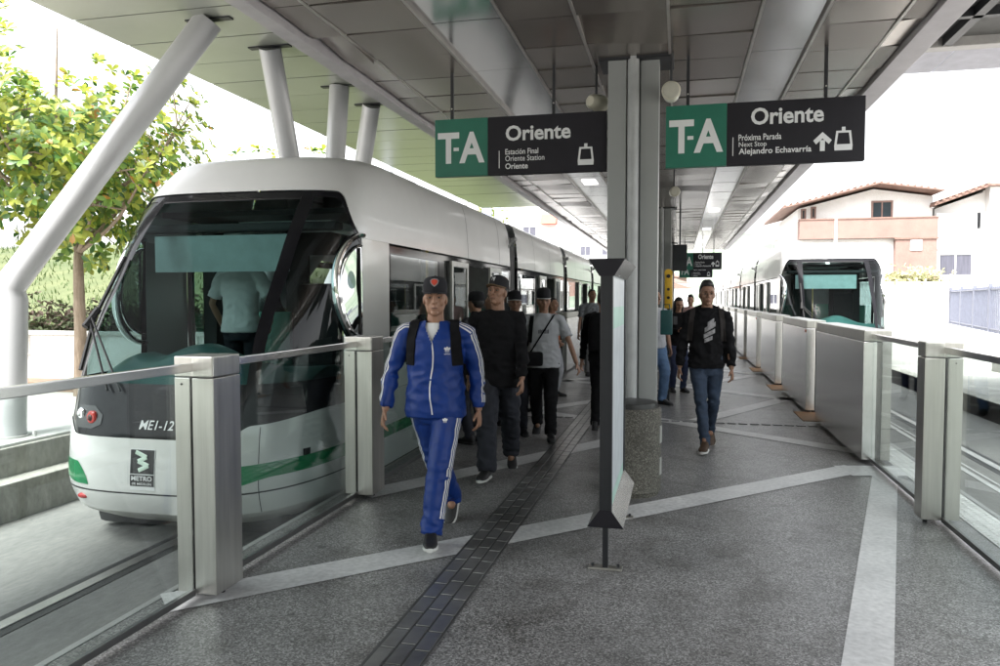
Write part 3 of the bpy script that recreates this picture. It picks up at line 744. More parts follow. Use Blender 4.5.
def panel(mb, s0, s1, p0, p1, nu, nv, off=0.0, yend=None, mir=1):
    s0, s1, p0, p1 = F(s0), F(s1), F(p0), F(p1)
    pm = 0.5 * (p0((s0(1.5) + s1(1.5)) / 2) + p1((s0(1.5) + s1(1.5)) / 2))
    def fn(u, v):
        s_ = lerp(s0(pm), s1(pm), u); p = lerp(p0(s_), p1(s_), v)
        s_ = lerp(s0(p), s1(p), u); p = lerp(p0(s_), p1(s_), v)
        return S(mir * s_, p, off, yend)
    return mb.grid(fn, nu, nv)
def seam_s(mb, s0, s1, p, w_, off): panel(mb, s0, s1, p - w_ / 2, p + w_ / 2, 40, 1, off)

def make_tram(label, group):
    t = thing('tram', label, 'tram', (-3.8, 0, 0), 0, group)
    lineA = lambda s: 0.585 + 0.09 * sm(0.40, 0.60, abs(s)) + 0.06 * sm(.6, 1.3, abs(s))
    wsb = lambda s: 0.97
    top = lambda s: 2.47 - 0.36 * sm(0.85, 1.5, abs(s))
    ap0 = lambda p: lerp(0.51, 0.46, min(1, max(0, (p - .97) / 1.45)))     # A-pillar, front edge
    ap1 = lambda p: ap0(p) + lerp(0.09, 0.15, min(1, max(0, (p - .97) / 1.45)))
    bp = lambda p: s_at_y(6.22, min(p, 2.3))
    # body shell
    mb = MB(); panel(mb, -HPI, HPI, 0.02, lineA, 120, 14); mb.build('bumper', TW, t, smooth=60, fix=False)
    mb = MB(); panel(mb, -HPI, HPI, -0.10, 0.02, 100, 4, 0.0); mb.build('lower_skirt', mat('tram_white_dirty', (0.5, 0.5, 0.48), 0.4, 0, .2, 3), t, smooth=60, fix=False)
    mb = MB(); mb.box(-0.85, 0.85, 5.25, 6.6, -0.24, -0.06, 0.08); mb.box(-0.8, 0.8, 6.6, 44, -0.22, 0.0); mb.build('underbody', TSKIRT, t, smooth=30)
    mb = MB(); panel(mb, lambda p: -bp(p), bp, lineA, wsb, 120, 8, -0.004); mb.build('front_band', TBLK, t, smooth=60, fix=False)
    mb = MB(); panel(mb, lambda p: -ap0(p), ap0, wsb, 2.40, 60, 26, -0.004); mb.build('windscreen', WS, t, smooth=60, fix=False)
    mb = MB(); panel(mb, -0.46, 0.46, 2.40, top, 60, 3, -0.003)
    for k in (1, -1):
        panel(mb, ap0, ap1, wsb, top, 6, 24, -0.003, mir=k)
        panel(mb, ap1, bp, lambda s: top(s) - 0.05, top, 24, 2, -0.003, mir=k)
        panel(mb, lambda p: bp(p) - 0.03, bp, wsb, top, 2, 16, -0.003, mir=k)
    mb.build('screen_surround', TBLK, t, smooth=60, fix=False)
    for k in (1, -1):
        mb = MB(); panel(mb, ap1, lambda p: bp(p) - .03, wsb, lambda s: top(s) - .05, 30, 20, -0.006, mir=k); mb.build('cab_side_window', SIDEG, t, smooth=60, fix=False)
        mb = MB(); panel(mb, bp, HPI, lineA, top, 10, 20, 0.0, mir=k); panel(mb, HPI, HPI + 0.35, 0.725, 2.11, 3, 10, 0.0, mir=k); mb.build('corner_pillar', TGREY, t, smooth=60, fix=False)
        # chrome ring of the oval cab window
        yc, zc, ry, rz = 6.215, 1.66, 0.43, 0.47
        def ringpt(a, r): 
            y = yc - ry * r * math.cos(a); z = zc + rz * r * math.sin(a)
            return S(k * s_at_y(min(y, 6.22), z), z, 0.0)
        mb = MB(); A = [R(-89 + 178 * i / 40) for i in range(41)]
        mb.tube([ringpt(a, 1.0) + Vector((k * .012, 0, 0)) for a in A], 0.04, 10, flat=0.6); mb.build('chrome_ring', CHROME, t)
        mb = MB(); mb.tube([ringpt(a, 0.83) + Vector((k * .004, 0, 0)) for a in A], 0.012, 8); mb.build('inner_ring', CHROME, t)
        vs = [ringpt(0, 0.0)] + [ringpt(a, 0.82) for a in A]; vs = [v + Vector((k * .003, 0, 0)) for v in vs]
        mb = MB(); mb.add(vs, [(0, i, i + 1) for i in range(1, 41)]); mb.build('oval_pane', glass('mirror_pane', (0.35, 0.4, 0.4), 0.0, 1.6, 0.45), t, smooth=60, fix=False)
        mb = MB(); mb.tube([ringpt(R(80), .8) + Vector((k * .01, 0.0, 0)), ringpt(R(-80), .8) + Vector((k * .01, 0.0, 0))], 0.012, 6); mb.build('pane_bar', TBLK, t)
    # roof: nose cap then profile
    mb = MB(); panel(mb, -HPI - 1, HPI + 1, top, 3.2, 130, 14, 0.004, yend=8.05); mb.build('roof_cap', TROOF, t, smooth=50, fix=False)
    # green stripe, seams
    for k in (1, -1):
        mb = MB(); panel(mb, 0.235, HPI, lambda s: 0.225 + .065 * sm(.35, .8, s), lambda s: 0.225 + 0.165 * min(1, max(0, (s - .235) / .12)) ** .55 + .01 * sm(.5, .9, s), 60, 4, 0.003, mir=k); mb.build('green_stripe', TGRN, t, smooth=60, fix=False)
    mb = MB(); seam_s(mb, -HPI, HPI, 0.185, 0.012, 0.002)
    mb.build('panel_seam', BLACKGAP, t, smooth=0, fix=False)
    for k in (1, -1): mb = MB(); panel(mb, 0.66, 0.666, 0.02, 0.66, 1, 10, 0.0025, mir=k); mb.build('panel_seam', BLACKGAP, t, smooth=0, fix=False)
    mb = MB()
    panel(mb, -.46, .46, 2.392, 2.402, 40, 1, 0.001)
    mb.build('panel_seam', BLACKGAP, t, smooth=0, fix=False)
    # lamps
    def on(x, z, off=0.01): return S(s_at_x(x, z), z, off)
    for k in (1, -1):
        for (x, z, r, m, nm) in ((0.60, 0.735, 0.045, mat('lamp_chrome', (0.7, 0.7, 0.72), 0.1, 0.9), 'headlight'), (0.465, 0.715, 0.05, mat('lamp_red_ring', (0.5, 0.03, 0.02), 0.25), 'tail_light')):
            c = on(k * x, z, 0.0); c2 = on(k * (x - .02), z, 0.0); n = (c - c2).cross(Vector((0, 0, 1))); n = n if n.y < 0 else -n; n.normalize()
            mb = MB(); mb.tube([c - n * .03, c + n * .006, c + n * .016, c + n * .018], [r, r, r * .8, r * .5], 20); lo = mb.build(nm, m, t)
            mb = MB(); mb.ell(c + n * .014, (r * .55, .014, r * .55), 14, 8); mb.build('lens', mat('lamp_lens', (0.75, 0.75, 0.75), .08) if nm == 'headlight' else mat('lamp_dark', (.05, .012, .01), 0.15), lo)
        mb = MB(); mb.grid(lambda u, v: on(k * (.655 - .29 * u), lerp(.635, .80, v) if u < .7 else lerp(.635 + (u - .7) * .12, .80 - (u - .7) * .2, v), 0.001), 10, 6); mb.build('lamp_housing', mat('lamp_housing_black', (.008, .008, .008), .25), t, smooth=60, fix=False)
        c = on(k * .56, 0.12, 0.0); mb = MB(); mb.ell(c, (.05, .02, .022), 14, 8); mb.build('reflector', mat('reflector_red', (0.4, 0.02, 0.02), 0.25), t)
    # fleet number and operator's badge
    pl = lambda u, z: on(u, z, 0.006)
    mb = MB(); text_fit(mb, 'ME1-12', -0.02, 0.26, 0.652, 0.718, pl, 0.01, 0.18); mb.build('fleet_number', SIGNW, t, smooth=0, fix=False)
    bx, bw_ = 0.03, 0.098
    mb = MB(); mb.grid(lambda u, v: on(bx + (u - .5) * 2 * bw_ * 1.06, lerp(0.215, 0.515, v), 0.003), 6, 6); bo = mb.build('badge', SIGNW, t, smooth=0, fix=False)
    mb = MB(); mb.grid(lambda u, v: on(bx + (u - .5) * 2 * bw_, lerp(0.335, 0.508, v), 0.005), 6, 6); mb.grid(lambda u, v: on(bx + (u - .5) * 2 * bw_, lerp(0.245, 0.328, v), 0.005), 6, 4)
    mb.build('badge_field', mat('badge_black', (0.02, 0.02, 0.022), 0.4), bo, smooth=0, fix=False)
    zz = [(-.5, .95), (.35, .72), (-.3, .52), (.5, .33), (-.25, .1)]
    mb = MB(); P2 = [on(bx + a * bw_ * 1.1, lerp(0.345, 0.50, b), 0.008) for a, b in zz]
    for a, b in zip(P2[:-1], P2[1:]): mb.tube([a, b], 0.0155, 8, flat=0.2, flatdir=(0, -1, 0.1))
    mb.build('badge_mark', mat('badge_pale', (0.55, 0.68, 0.58), 0.4), bo, smooth=0)
    mb = MB(); text_fit(mb, 'METRO', bx - .085, bx + .085, 0.285, 0.32, lambda u, z: on(u, z, .008), 0.02); text_fit(mb, 'DE MEDELLÍN', bx - .08, bx + .08, 0.255, 0.276, lambda u, z: on(u, z, .008), 0.01)
    mb.build('badge_lettering', SIGNW, bo, smooth=0, fix=False)
    # wipers
    mb = MB(); mb.tube([S(-0.50, 1.05, .03), S(-0.53, 1.45, .045), S(-0.54, 1.95, .03)], 0.017, 6); mb.tube([S(-0.52, 1.46, .07), S(-0.07, 0.92, .03)], 0.009, 6); mb.tube([S(-0.54, 1.44, .07), S(-0.14, 0.92, .03)], 0.009, 6); mb.tube([S(-0.54, 1.52, .04), S(-0.53, 1.38, .08)], 0.028, 6)
    mb.build('wiper', BLACKGAP, t)
    # cab interior
    def dsh(u, v):
        x = (u - .5) * 1.9; yf = S(s_at_x(x, 1.0), 1.0).y + 0.08
        hump = 0.12 * math.exp(-((x - 0.02) / .36) ** 2) + .06 * math.exp(-((x + .6) / .2) ** 2)
        return (x, yf + v * 0.85, 0.88 + (0.16 + 1.6 * hump) * math.sin(min(1, v * 1.6) * HPI) - 0.25 * max(0, v - .75) * 4 * .6)
    mb = MB(); mb.grid(dsh, 40, 24); mb.build('dashboard', TEAL, t, smooth=60, fix=False)
    mb = MB(); mb.box(-0.80, 0.52, 5.98, 6.0, 1.84, 2.16); ob = mb.build('sun_blind', mat('blind_fabric', (0.34, 0.42, 0.42), 0.8), t, smooth=0)
    mb = MB(); mb.box(-0.98, 0.98, 5.95, 6.10, 2.19, 2.26, .02); mb.build('header_bar', TINT, t, smooth=0)
    mb = MB(); mb.box(-1.0, 1.0, 6.35, 8.0, 2.37, 2.42); mb.box(-1.02, 1.02, 5.3, 44, 0.40, 0.45); mb.box(-1.06, -1.02, 5.9, 6.7, 0.4, .95); mb.box(1.02, 1.06, 5.9, 6.7, 0.4, .95); mb.build('cab_lining', TINT, t, smooth=0)
    mb = MB(); mb.box(-0.62, -0.35, 8.0, 8.06, 0.45, 2.37); mb.box(0.30, 1.0, 8.0, 8.06, 0.45, 2.37); mb.box(-0.35, 0.3, 8.0, 8.06, 2.1, 2.37); mb.build('cab_partition', TINT, t, smooth=0)
    mb = MB(); mb.box(-.75, -.60, 6.6, 6.75, .45, 2.3, .02); mb.box(.62, .80, 6.9, 7.5, .45, 2.0, .03); mb.build('cab_cabinet', mat('cab_grey', (0.014, 0.015, 0.015), 0.6), t, smooth=0)
    mb = MB(); mb.box(.18, .62, 6.75, 6.87, .95, 1.75, .06); mb.box(.16, .64, 6.3, 6.85, .85, .97, .05); mb.box(.3, .5, 6.5, 6.7, .45, .86, .03); mb.build('driver_seat', mat('seat_black', (0.015, 0.015, 0.017), 0.75), t)
    # saloon
    sideglass, leafm = SALG, mat('door_leaf', (0.55, 0.55, 0.53), 0.3, 0.3)
    skin = MB(); low = MB(); strp = MB(); dark = MB(); roofs = MB(); seams = MB()
    y0 = 6.85; ymods = []
    for m in range(6): ymods.append((y0, y0 + 5.35)); y0 += 5.95
    RP = [(2.05, 2.10)] + [(p, None) for p in (2.2, 2.35, 2.5, 2.62, 2.74, 2.86, 2.98, 3.1, 3.2)]
    def rprof(off=0.0):
        L_ = []
        for p in (2.11, 2.2, 2.35, 2.5, 2.62, 2.74, 2.86, 2.98, 3.1, 3.2):
            z, hw, _ = prof(p); L_.append((hw + off, z + off))
        return [(-a, b) for a, b in L_] + [(a, b) for a, b in reversed(L_)]
    for mi, (a, b) in enumerate(ymods):
        ys = 8.05 if mi == 0 else a - .0
        pr = rprof()
        roofs.rings([[(x, y, z) for x, z in pr] for y in (ys, ys + .02, b)], cap=False, closed=False)
        for y in (ys + 1.6, ys + 3.4):
            pr2 = rprof(0.002); seams.rings([[(x, yy, z) for x, z in pr2] for yy in (y, y + .012)], cap=False, closed=False)
        for k in (1, -1):
            X = k * 1.10
            o0, o1 = a + 2.65, a + 3.85
            for (u, v) in ((a if mi else 6.5, o0), (o1, b)):
                low.box(X - k * .04, X, u, v, 0.02, 0.725); low.box(X - k * .04, X - k * .002, u, v, 0.729, 0.96)
                strp.box(X, X + k * .003, u, v, .29, .40)
                dark.box(X - k * .05, X - k * .012, u, v, -.08, .018)
            dark.box(X - k * .05, X - k * .004, a, b, 2.03, 2.11)
            dark.box(X - k * .05, X - k * .004, a, o0, .962, .985); dark.box(X - k * .05, X - k * .004, o1, b, .962, .985)
            dark.box(X - k * .05, X - k * .003, a + 1.55, a + 1.9, .985, 2.03); dark.box(X - k * .05, X - k * .003, a, a + .05, .985, 2.03); dark.box(X - k * .05, X - k * .003, b - .05, b, .985, 2.03)
            dark.box(X - k * .05, X - k * .003, a + 4.5, a + 4.56, .985, 2.03)
    low.build('side_skirt', TW, t, smooth=0); strp.build('side_stripe', TGRN, t, smooth=0); dark.build('window_band', TBLK, t, smooth=0)
    roofs.build('roof', TROOF, t, smooth=50, fix=False); seams.build('roof_seam', BLACKGAP, t, smooth=0, fix=False)
    for mi, (a, b) in enumerate(ymods):
        for k in (1, -1):
            X = k * 1.10
            for (u, v) in ((a + .05, a + 1.55), (a + 4.56, b - .05)):
                g = MB(); g.box(X - k * .02, X - k * .008, u, v, .985, 2.03); g.build('side_window', sideglass, t, smooth=0)
            for (u, v) in ((a + 1.92, a + 2.65), (a + 3.83, a + 4.52)):
                g = MB(); xa, xb = X + k * .015, X + k * .05
                g.box(xa, xb, u, u + .06, .1, 2.06, .006); g.box(xa, xb, v - .06, v, .1, 2.06, .006); g.box(xa, xb, u + .06, v - .06, 1.99, 2.06, .006); g.box(xa, xb, u + .06, v - .06, .1, .62, .006)
                lo = g.build('door_leaf', leafm, t, smooth=0)
                g = MB(); g.box(X + k * .025, X + k * .038, u + .06, v - .06, .62, 1.99); g.build('pane', glass('door_glass', (0.62, 0.68, 0.68), 0, 1.55, 0.05), lo, smooth=0)
        g = MB(); g.box(-1.0, 1.0, a + 5.35, a + 5.95, 0.1, 2.55)
        for q in range(5): g.box(-1.05, 1.05, a + 5.38 + q * .115, a + 5.44 + q * .115, .06, 2.62, .01)
        g.build('bellows', mat('bellows_grey', (0.13, 0.13, 0.13), 0.7), t, smooth=0)
        for k in (1, -1):
            g = MB(); g.tube([(k * 1.0, a + 5.3, 2.35), (k * 1.14, a + 5.3, 2.52), (k * 1.2, a + 5.22, 2.56)], 0.02, 8); g.ell((k * 1.2, a + 5.2, 2.56), (.05, .06, .04), 12, 8); g.build('roof_bracket', mat('bracket_grey', (0.35, 0.35, 0.35), 0.4, .3), t)
        g = MB(); g.tube([(0.2, a + 3.0, .45), (0.2, a + 3.0, 2.3)], .018, 8); g.tube([(-.2, a + 3.6, .45), (-.2, a + 3.6, 2.3)], .018, 8); g.tube([(0.7, a + 2.3, 1.0), (0.7, a + 2.3, 2.3)], .018, 8); g.build('grab_pole', mat('pole_yellow', (0.55, 0.42, 0.1), 0.3), t)
        g = MB()
        for q in (0.3, 1.1, 4.6):
            for k in (1, -1):
                g.box(k * .55, k * .98, a + q, a + q + .08, .9, 1.45, .03); g.box(k * .55, k * .98, a + q + .02, a + q + .45, .82, .9, .03)
        g.build('seat', mat('seat_green', (0.03, 0.14, 0.10), 0.6), t)
        g = MB(); g.box(-.5, .5, a, a + 5.3, 2.36, 2.38); g.box(-1.0, -.5, a, a + 5.3, 2.25, 2.27); g.box(.5, 1.0, a, a + 5.3, 2.25, 2.27); g.build('saloon_ceiling', mat('saloon_white', (0.7, 0.72, 0.7), 0.4), t, smooth=0)
    for k in (1, -1):
        g = MB(); g.tube([(k * .62, 7.8, 2.80), (k * .62, 12.0, 2.80)], .018, 6); g.build('roof_rail', TGREY, t)
    return t
tramL = make_tram('white and green tram with a dark rounded windscreen at the left platform, doors open', 'trams at the platform')
tramR = copy_tree(tramL)
tramR['label'] = 'white tram farther back at the right platform, behind the steel gate boxes'
tramR.location = (3.44, 12.9, 0)
# ------------------------------------------------------------------ people
SKIN = mat('skin_tan', (0.33, 0.18, 0.115), 0.5, 0, 0.1, 30)
SKIN2 = mat('skin_brown', (0.26, 0.14, 0.088), 0.5, 0, 0.1, 30)
LIPS = mat('lips', (0.13, 0.05, 0.04), 0.5)
HAIRB = mat('hair_black', (0.010, 0.009, 0.008), 0.5, 0, 0.4, 60, 0.6, 120)
EYEW = mat('eye_white', (0.20, 0.18, 0.165), 0.5); EYED = mat('eye_dark', (0.015, 0.01, 0.008), 0.2)
WHITEF = mat('white_cloth', (0.72, 0.72, 0.72), 0.8, 0, 0.05, 10)
BLACKF = mat('black_cloth', (0.009, 0.009, 0.010), 0.9, 0, 0.25, 12, 0.25, 300, spec=0.15)
NAVYF = mat('dark_trousers', (0.016, 0.018, 0.026), 0.85, 0, 0.25, 10, 0.2, 300)
JEANS = mat('blue_jeans', (0.028, 0.045, 0.078), 0.85, 0, 0.3, 9, 0.3, 350)
JEANSL = mat('light_jeans', (0.09, 0.16, 0.28), 0.85, 0, 0.3, 9, 0.3, 350)
GREYF = mat('grey_cloth', (0.40, 0.41, 0.43), 0.9, 0, 0.1, 12, 0.2, 300)
TRACK = mat('blue_tracksuit', (0.005, 0.034, 0.20), 0.5, 0, 0.12, 8, 0.1, 200, spec=.35)
SHOEB = mat('shoe_black', (0.014, 0.014, 0.015), 0.5); SHOEBR = mat('shoe_brown', (0.06, 0.035, 0.02), 0.6)
SOLEW = mat('sole_white', (0.62, 0.62, 0.60), 0.6); SOLED = mat('sole_dark', (0.03, 0.03, 0.03), 0.7)
CAPB = mat('cap_black', (0.009, 0.009, 0.012), 0.9, 0, 0.2, 20, 0.2, 300)

def ik(a, c, l1, l2, pole):
    d = c - a; L = d.length; L2 = min(L, (l1 + l2) * 0.999); c2 = a + d.normalized() * L2
    x = (l1 * l1 - l2 * l2 + L2 * L2) / (2 * L2); h = math.sqrt(max(0, l1 * l1 - x * x))
    dn = d.normalized(); pv = (pole - dn * pole.dot(dn)).normalized()
    return a + dn * x + pv * h, c2
def catm(ps, n=5):
    ps = [Vector(p) for p in ps]; out = []
    for i in range(len(ps) - 1):
        a = ps[max(i - 1, 0)]; b = ps[i]; c = ps[i + 1]; d = ps[min(i + 2, len(ps) - 1)]
        for k in range(n):
            t = k / n
            out.append(0.5 * ((2 * b) + (c - a) * t + (2 * a - 5 * b + 4 * c - d) * t * t + (3 * b - a - 3 * c + d) * t ** 3))
    return out + [ps[-1]]
def loft_z(mb, rows, seg=24, pw=2.4):
    rs = []
    for z, cx, cy, rx, ry in rows:
        r = []
        for k in range(seg):
            a = 2 * math.pi * k / seg; c, s_ = math.cos(a), math.sin(a)
            r.append((cx + rx * math.copysign(abs(c) ** (2 / pw), c), cy + ry * math.copysign(abs(s_) ** (2 / pw), s_), z))
        rs.append(r)
    mb.rings(rs)
def folds(me, amp, fz=15.0, fx=8.0, seed=0.0, extra=None):
    me.update()
    nrm = [v.normal.copy() for v in me.vertices]
    for v, n in zip(me.vertices, nrm):
        p = v.co
        a = noise.noise(Vector((p.x * fx + seed, p.y * fx, p.z * fz)))
        b = noise.noise(Vector((p.x * fx * 2.1 - seed, p.y * fx * 2.1 + 5, p.z * fz * 1.3 + p.x * 14)))
        c = noise.noise(Vector((p.x * 3.5 + seed, p.y * 3.5, p.z * 6 + p.x * 4 + seed)))
        d = amp * (1.25 * (0.5 - 2 * abs(a)) + 0.6 * b + 1.1 * (.35 - 1.6 * abs(c)))
        if extra: d *= extra(p)
        v.co = p + n * d
    me.update()
def bvh_of(me):
    return BVHTree.FromPolygons([v.co.copy() for v in me.vertices], [tuple(p.vertices) for p in me.polygons])
def ribbon(bvh, pts, dirs, sides, wd, off=0.003, n=1):
    """strip laid on a surface: cast each cross-section along its direction"""
    rows = []
    for p, d, s_ in zip(pts, dirs, sides):
        row = []
        for k in range(n + 1):
            q = Vector(p) + Vector(s_) * wd * (k / n - .5)
            h = bvh.ray_cast(q, Vector(d).normalized(), 1.0)
            if h[0] is None: row = None; break
            row.append(h[0] - Vector(d).normalized() * off)
        if row: rows.append(row)
    return rows
def strip_mesh(mb, rows):
    n = len(rows[0]); vs = [p for r in rows for p in r]
    mb.add(vs, [(i * n + j, i * n + j + 1, (i + 1) * n + j + 1, (i + 1) * n + j) for i in range(len(rows) - 1) for j in range(n - 1)])
def thicken(mb, rows, th):
    """closed strap from a surface strip"""
    n = len(rows[0]); rs = []
    for i, r in enumerate(rows):
        t = rows[min(i + 1, len(rows) - 1)][0] - rows[max(i - 1, 0)][0]
        nn = t.cross(r[-1] - r[0]); nn = nn.normalized() if nn.length > 1e-9 else Vector((0, -1, 0))
        c = sum(r, Vector()) / n
        if nn.dot(c - Vector((c.x * .3, 0.05, c.z))) < 0: nn = -nn
        rs.append(list(r) + [p + nn * th for p in reversed(r)])
    mb.rings(rs)

def person(label, x, y, rz, H=1.75, z=0.0, lf=(0.1, -0.02, 0, 0), rf=(-0.1, 0.02, 0, 0), lh=(0.28, -0.03, 0.86), rh=(-0.28, -0.03, 0.86), hz=0.93, lean=0.0,
           hyaw=0, hpitch=0, bulk=1.0, top='tee', topm=None, botm=None, baggy=1.0, shoem=None, solem=None, skin=None, hair='short', cap=None, vox=0.010, group=None,
           names=('t_shirt', 'trousers'), fold=0.006, vneck=False, hem=0.86, hood=False, seed=0.0, lpole=None, rpole=None, legs=True):
    skin = skin or SKIN; s = H / 1.75
    t = thing('person', label, 'person', (x, y, z), rz, group)
    V = Vector
    hips = {1: V((0.09, 0, hz - .01)), -1: V((-0.09, 0, hz - .01))}
    sh = {1: V((0.185 * bulk, lean, hz + .472)), -1: V((-0.185 * bulk, lean, hz + .472))}
    feet = {1: lf, -1: rf}; hands = {1: V(lh), -1: V(rh)}
    ank, kne, elb, wri = {}, {}, {}, {}
    for k in (1, -1):
        fx_, fy_, lift, pitch = feet[k]
        ank[k] = V((fx_, fy_, 0.085 + lift))
        kne[k], ank[k] = ik(hips[k], ank[k], 0.435, 0.425, V((0.06 * k, -1, 0)))
        pole = {1: lpole, -1: rpole}[k]
        elb[k], wri[k] = ik(sh[k], hands[k], 0.285, 0.255, V(pole) if pole else V((0.75 * k, 0.65, 0)))
    hc = V((0, lean * 1.25 - 0.016, hz + .705)); nb = V((0, lean, hz + .54))
    Mh = Matrix.Translation(hc) @ Matrix.Rotation(R(hyaw), 4, 'Z') @ Matrix.Rotation(R(hpitch), 4, 'X')
    HM = lambda p: Mh @ V(p)
    Sc = lambda mb: setattr(mb, 'v', [(p[0] * s, p[1] * s, p[2] * s) for p in mb.v])
    tz = lambda q: hz - .93 + q
    # ---- body
    mb = MB()
    ly = lambda q: lean * max(0, (q - .95) / .49)
    loft_z(mb, [(tz(zz), 0, ly(zz), rx * bulk, ry * bulk) for zz, rx, ry in ((.82, .11, .085), (.90, .142, .098), (.98, .145, .098), (1.10, .130, .09), (1.25, .150, .102), (1.35, .155, .098), (1.41, .12, .075), (1.46, .068, .055))], 20)
    mb.tube([nb + V((0, .012, -.06)), nb + V((0, 0, .04)), hc + V((0, .012, -.05))], [.062, .056, .055], 14, round_ends=True)
    for k in (1, -1):
        mb.tube([sh[k] * .55 + nb * .45 + V((0, 0, -.03)), sh[k] + V((0, 0, -.01))], [.042, .048], 12, round_ends=True)
        mb.tube([sh[k], elb[k] * .5 + sh[k] * .5, elb[k], elb[k] * .6 + wri[k] * .4, wri[k]], [.046, .038, .031, .033, .027], 12, round_ends=True)
        mb.tube([hips[k], hips[k] * .5 + kne[k] * .5, kne[k], kne[k] * .65 + ank[k] * .35, ank[k]], [.074, .058, .042, .042, .034], 14, round_ends=True)
        mb.tube([ank[k] + V((0, .02, -.02)), ank[k] + V((0, -.08, -.05))], [.036, .03], 10, round_ends=True)
        # hand: palm, four bent fingers, thumb
        d = (wri[k] - elb[k]).normalized(); n_ = V((-k, 0.15, 0)); n_ = (n_ - d * n_.dot(d)).normalized(); th = d.cross(n_); th = th if th.y < 0 else -th; th.normalize()
        w0 = wri[k]
        mb.tube([w0, w0 + d * .03, w0 + d * .075, w0 + d * .095], [.024, .036, .041, .036], 12, flat=0.42, flatdir=n_, round_ends=True)
        for off_, ln in ((.033, .070), (.011, .078), (-.011, .073), (-.032, .058)):
            b0 = w0 + d * .088 + th * off_; b1 = b0 + (d * .93 + n_ * .30 + th * off_ * 1.2).normalized() * ln * .45
            b2 = b1 + (d * .75 + n_ * .65).normalized() * ln * .32; b3 = b2 + (d * .45 + n_ * .85).normalized() * ln * .26
            mb.tube([b0, b1, b2, b3], [.0095, .0088, .008, .0065], 8, round_ends=True)
        t0 = w0 + d * .03 + th * .028; t1 = t0 + (d * .6 + th * .62 + n_ * .3).normalized() * .04; t2 = t1 + (d * .85 + th * .25 + n_ * .35).normalized() * .03
        mb.tube([t0, t1, t2], [.014, .011, .008], 8, round_ends=True)
    mb.ell((0, .012, .022), (.073, .096, .096), 20, 14, M=Mh)
    mb.ell((0, -.030, -.045), (.0555, .062, .078), 18, 12, M=Mh)
    mb.ell((0, -.070, -.098), (.026, .022, .020), 12, 8, M=Mh)
    for k in (1, -1):
        mb.ell((.039 * k, -.056, -.026), (.026, .026, .030), 12, 8, M=Mh); mb.ell((.050 * k, -.036, .004), (.022, .040, .036), 12, 8, M=Mh)
        mb.ell((.075 * k, .008, -.015), (.010, .019, .031), 10, 8, M=Mh)
        mb.tube([HM((.010 * k, -.094, .027)), HM((.045 * k, -.077, .026))], [.0125, .011], 8, round_ends=True)
        mb.ell((.012 * k, -.098, -.030), (.009, .010, .008), 8, 6, M=Mh)
        mb.tube([HM((.039 * k, -.02, -.087)), HM((.050 * k, .01, -.045))], [.018, .021], 8, round_ends=True)
    mb.tube([HM((0, -.088, .018)), HM((0, -.102, -.008)), HM((0, -.114, -.028))], [.010, .011, .0125], 10, round_ends=True)
    mb.tube([HM((-.022, -.080, -.062)), HM((0, -.091, -.058)), HM((.022, -.080, -.062))], [.007, .010, .007], 8, round_ends=True)
    mb.tube([HM((-.018, -.080, -.074)), HM((0, -.088, -.074)), HM((.018, -.080, -.074))], [.007, .010, .007], 8, round_ends=True)
    Sc(mb)
    me = remesh(mb, .0048 if vox < .0105 else vox * .8, 2 if vox < .0105 else 1)
    link(me, 'body', skin, t, 180)
    # ---- face details
    for k in (1, -1):
        e = MB(); e.ell((.031 * k, -.0765, .003), (.0115, .009, .0052), 12, 8, M=Mh); Sc(e); eo = e.build('eye', EYEW, t)
        e = MB(); e.ell((.031 * k, -.0835, .003), (.0058, .004, .0058), 10, 6, M=Mh); Sc(e); e.build('iris', EYED, eo)
        e = MB(); e.tube([HM((.014 * k, -.101, .024)), HM((.034 * k, -.094, .030)), HM((.050 * k, -.080, .024))], [.004, .0045, .0025], 6, flat=.7); Sc(e); e.build('eyebrow', HAIRB, t)
    e = MB(); e.tube([HM((-.020, -.087, -.068)), HM((0, -.100, -.067)), HM((.020, -.087, -.068))], [.003, .0045, .003], 8); Sc(e); e.build('mouth', LIPS, t)
    # ---- hair and cap
    if hair:
        hm = MB(); rows = []; NA = 36
        for j in range(9):
            v = j / 8; row = []
            for i in range(NA):
                a = 2 * math.pi * i / NA
                fr = -math.sin(a)                                     # 1 at the forehead
                zl = 0.074 if fr > .55 else (0.074 - (0.55 - fr) / .55 * .07 if fr > 0 else -.012 - .05 * min(1, -fr * 1.6))
                zz = lerp(zl - .014, 0.0955, math.sin(v * HPI)) if v < 1 else .0958
                q = math.sqrt(max(0.0004, 1 - (zz / .0965) ** 2))
                th_ = (.011 if hair == 'long' else .006) + (.020 * max(0, zz / .09) ** 2 * (0.7 + .4 * fr) if hair == 'short' else 0)
                nz_ = 1 + .02 * noise.noise(V((math.cos(a) * 7, math.sin(a) * 7, zz * 70 + seed)))
                if j == 0: th_ = .001
                row.append(HM((math.cos(a) * (.073 * q + th_) * nz_, .012 + math.sin(a) * (.096 * q + th_) * nz_, .022 + zz + th_ * (zz / .09) + (.012 * noise.noise(V((math.cos(a) * 5 * (1 + v), math.sin(a) * 5 * (1 + v), seed))) if v > .5 and hair == 'short' else 0))))
            rows.append(row)
        hm.rings(rows)
        if hair == 'long':
            hm.ell((0, .045, -.06), (.085, .07, .15), 18, 12, M=Mh); hm.ell((.07, .0, -.07), (.028, .05, .13), 12, 10, M=Mh); hm.ell((-.07, .0, -.07), (.028, .05, .13), 12, 10, M=Mh)
        if hair == 'bun': hm.ell((0, .10, .05), (.04, .04, .04), 12, 8, M=Mh)
        Sc(hm); hm.build('hair', HAIRB, t, 60)
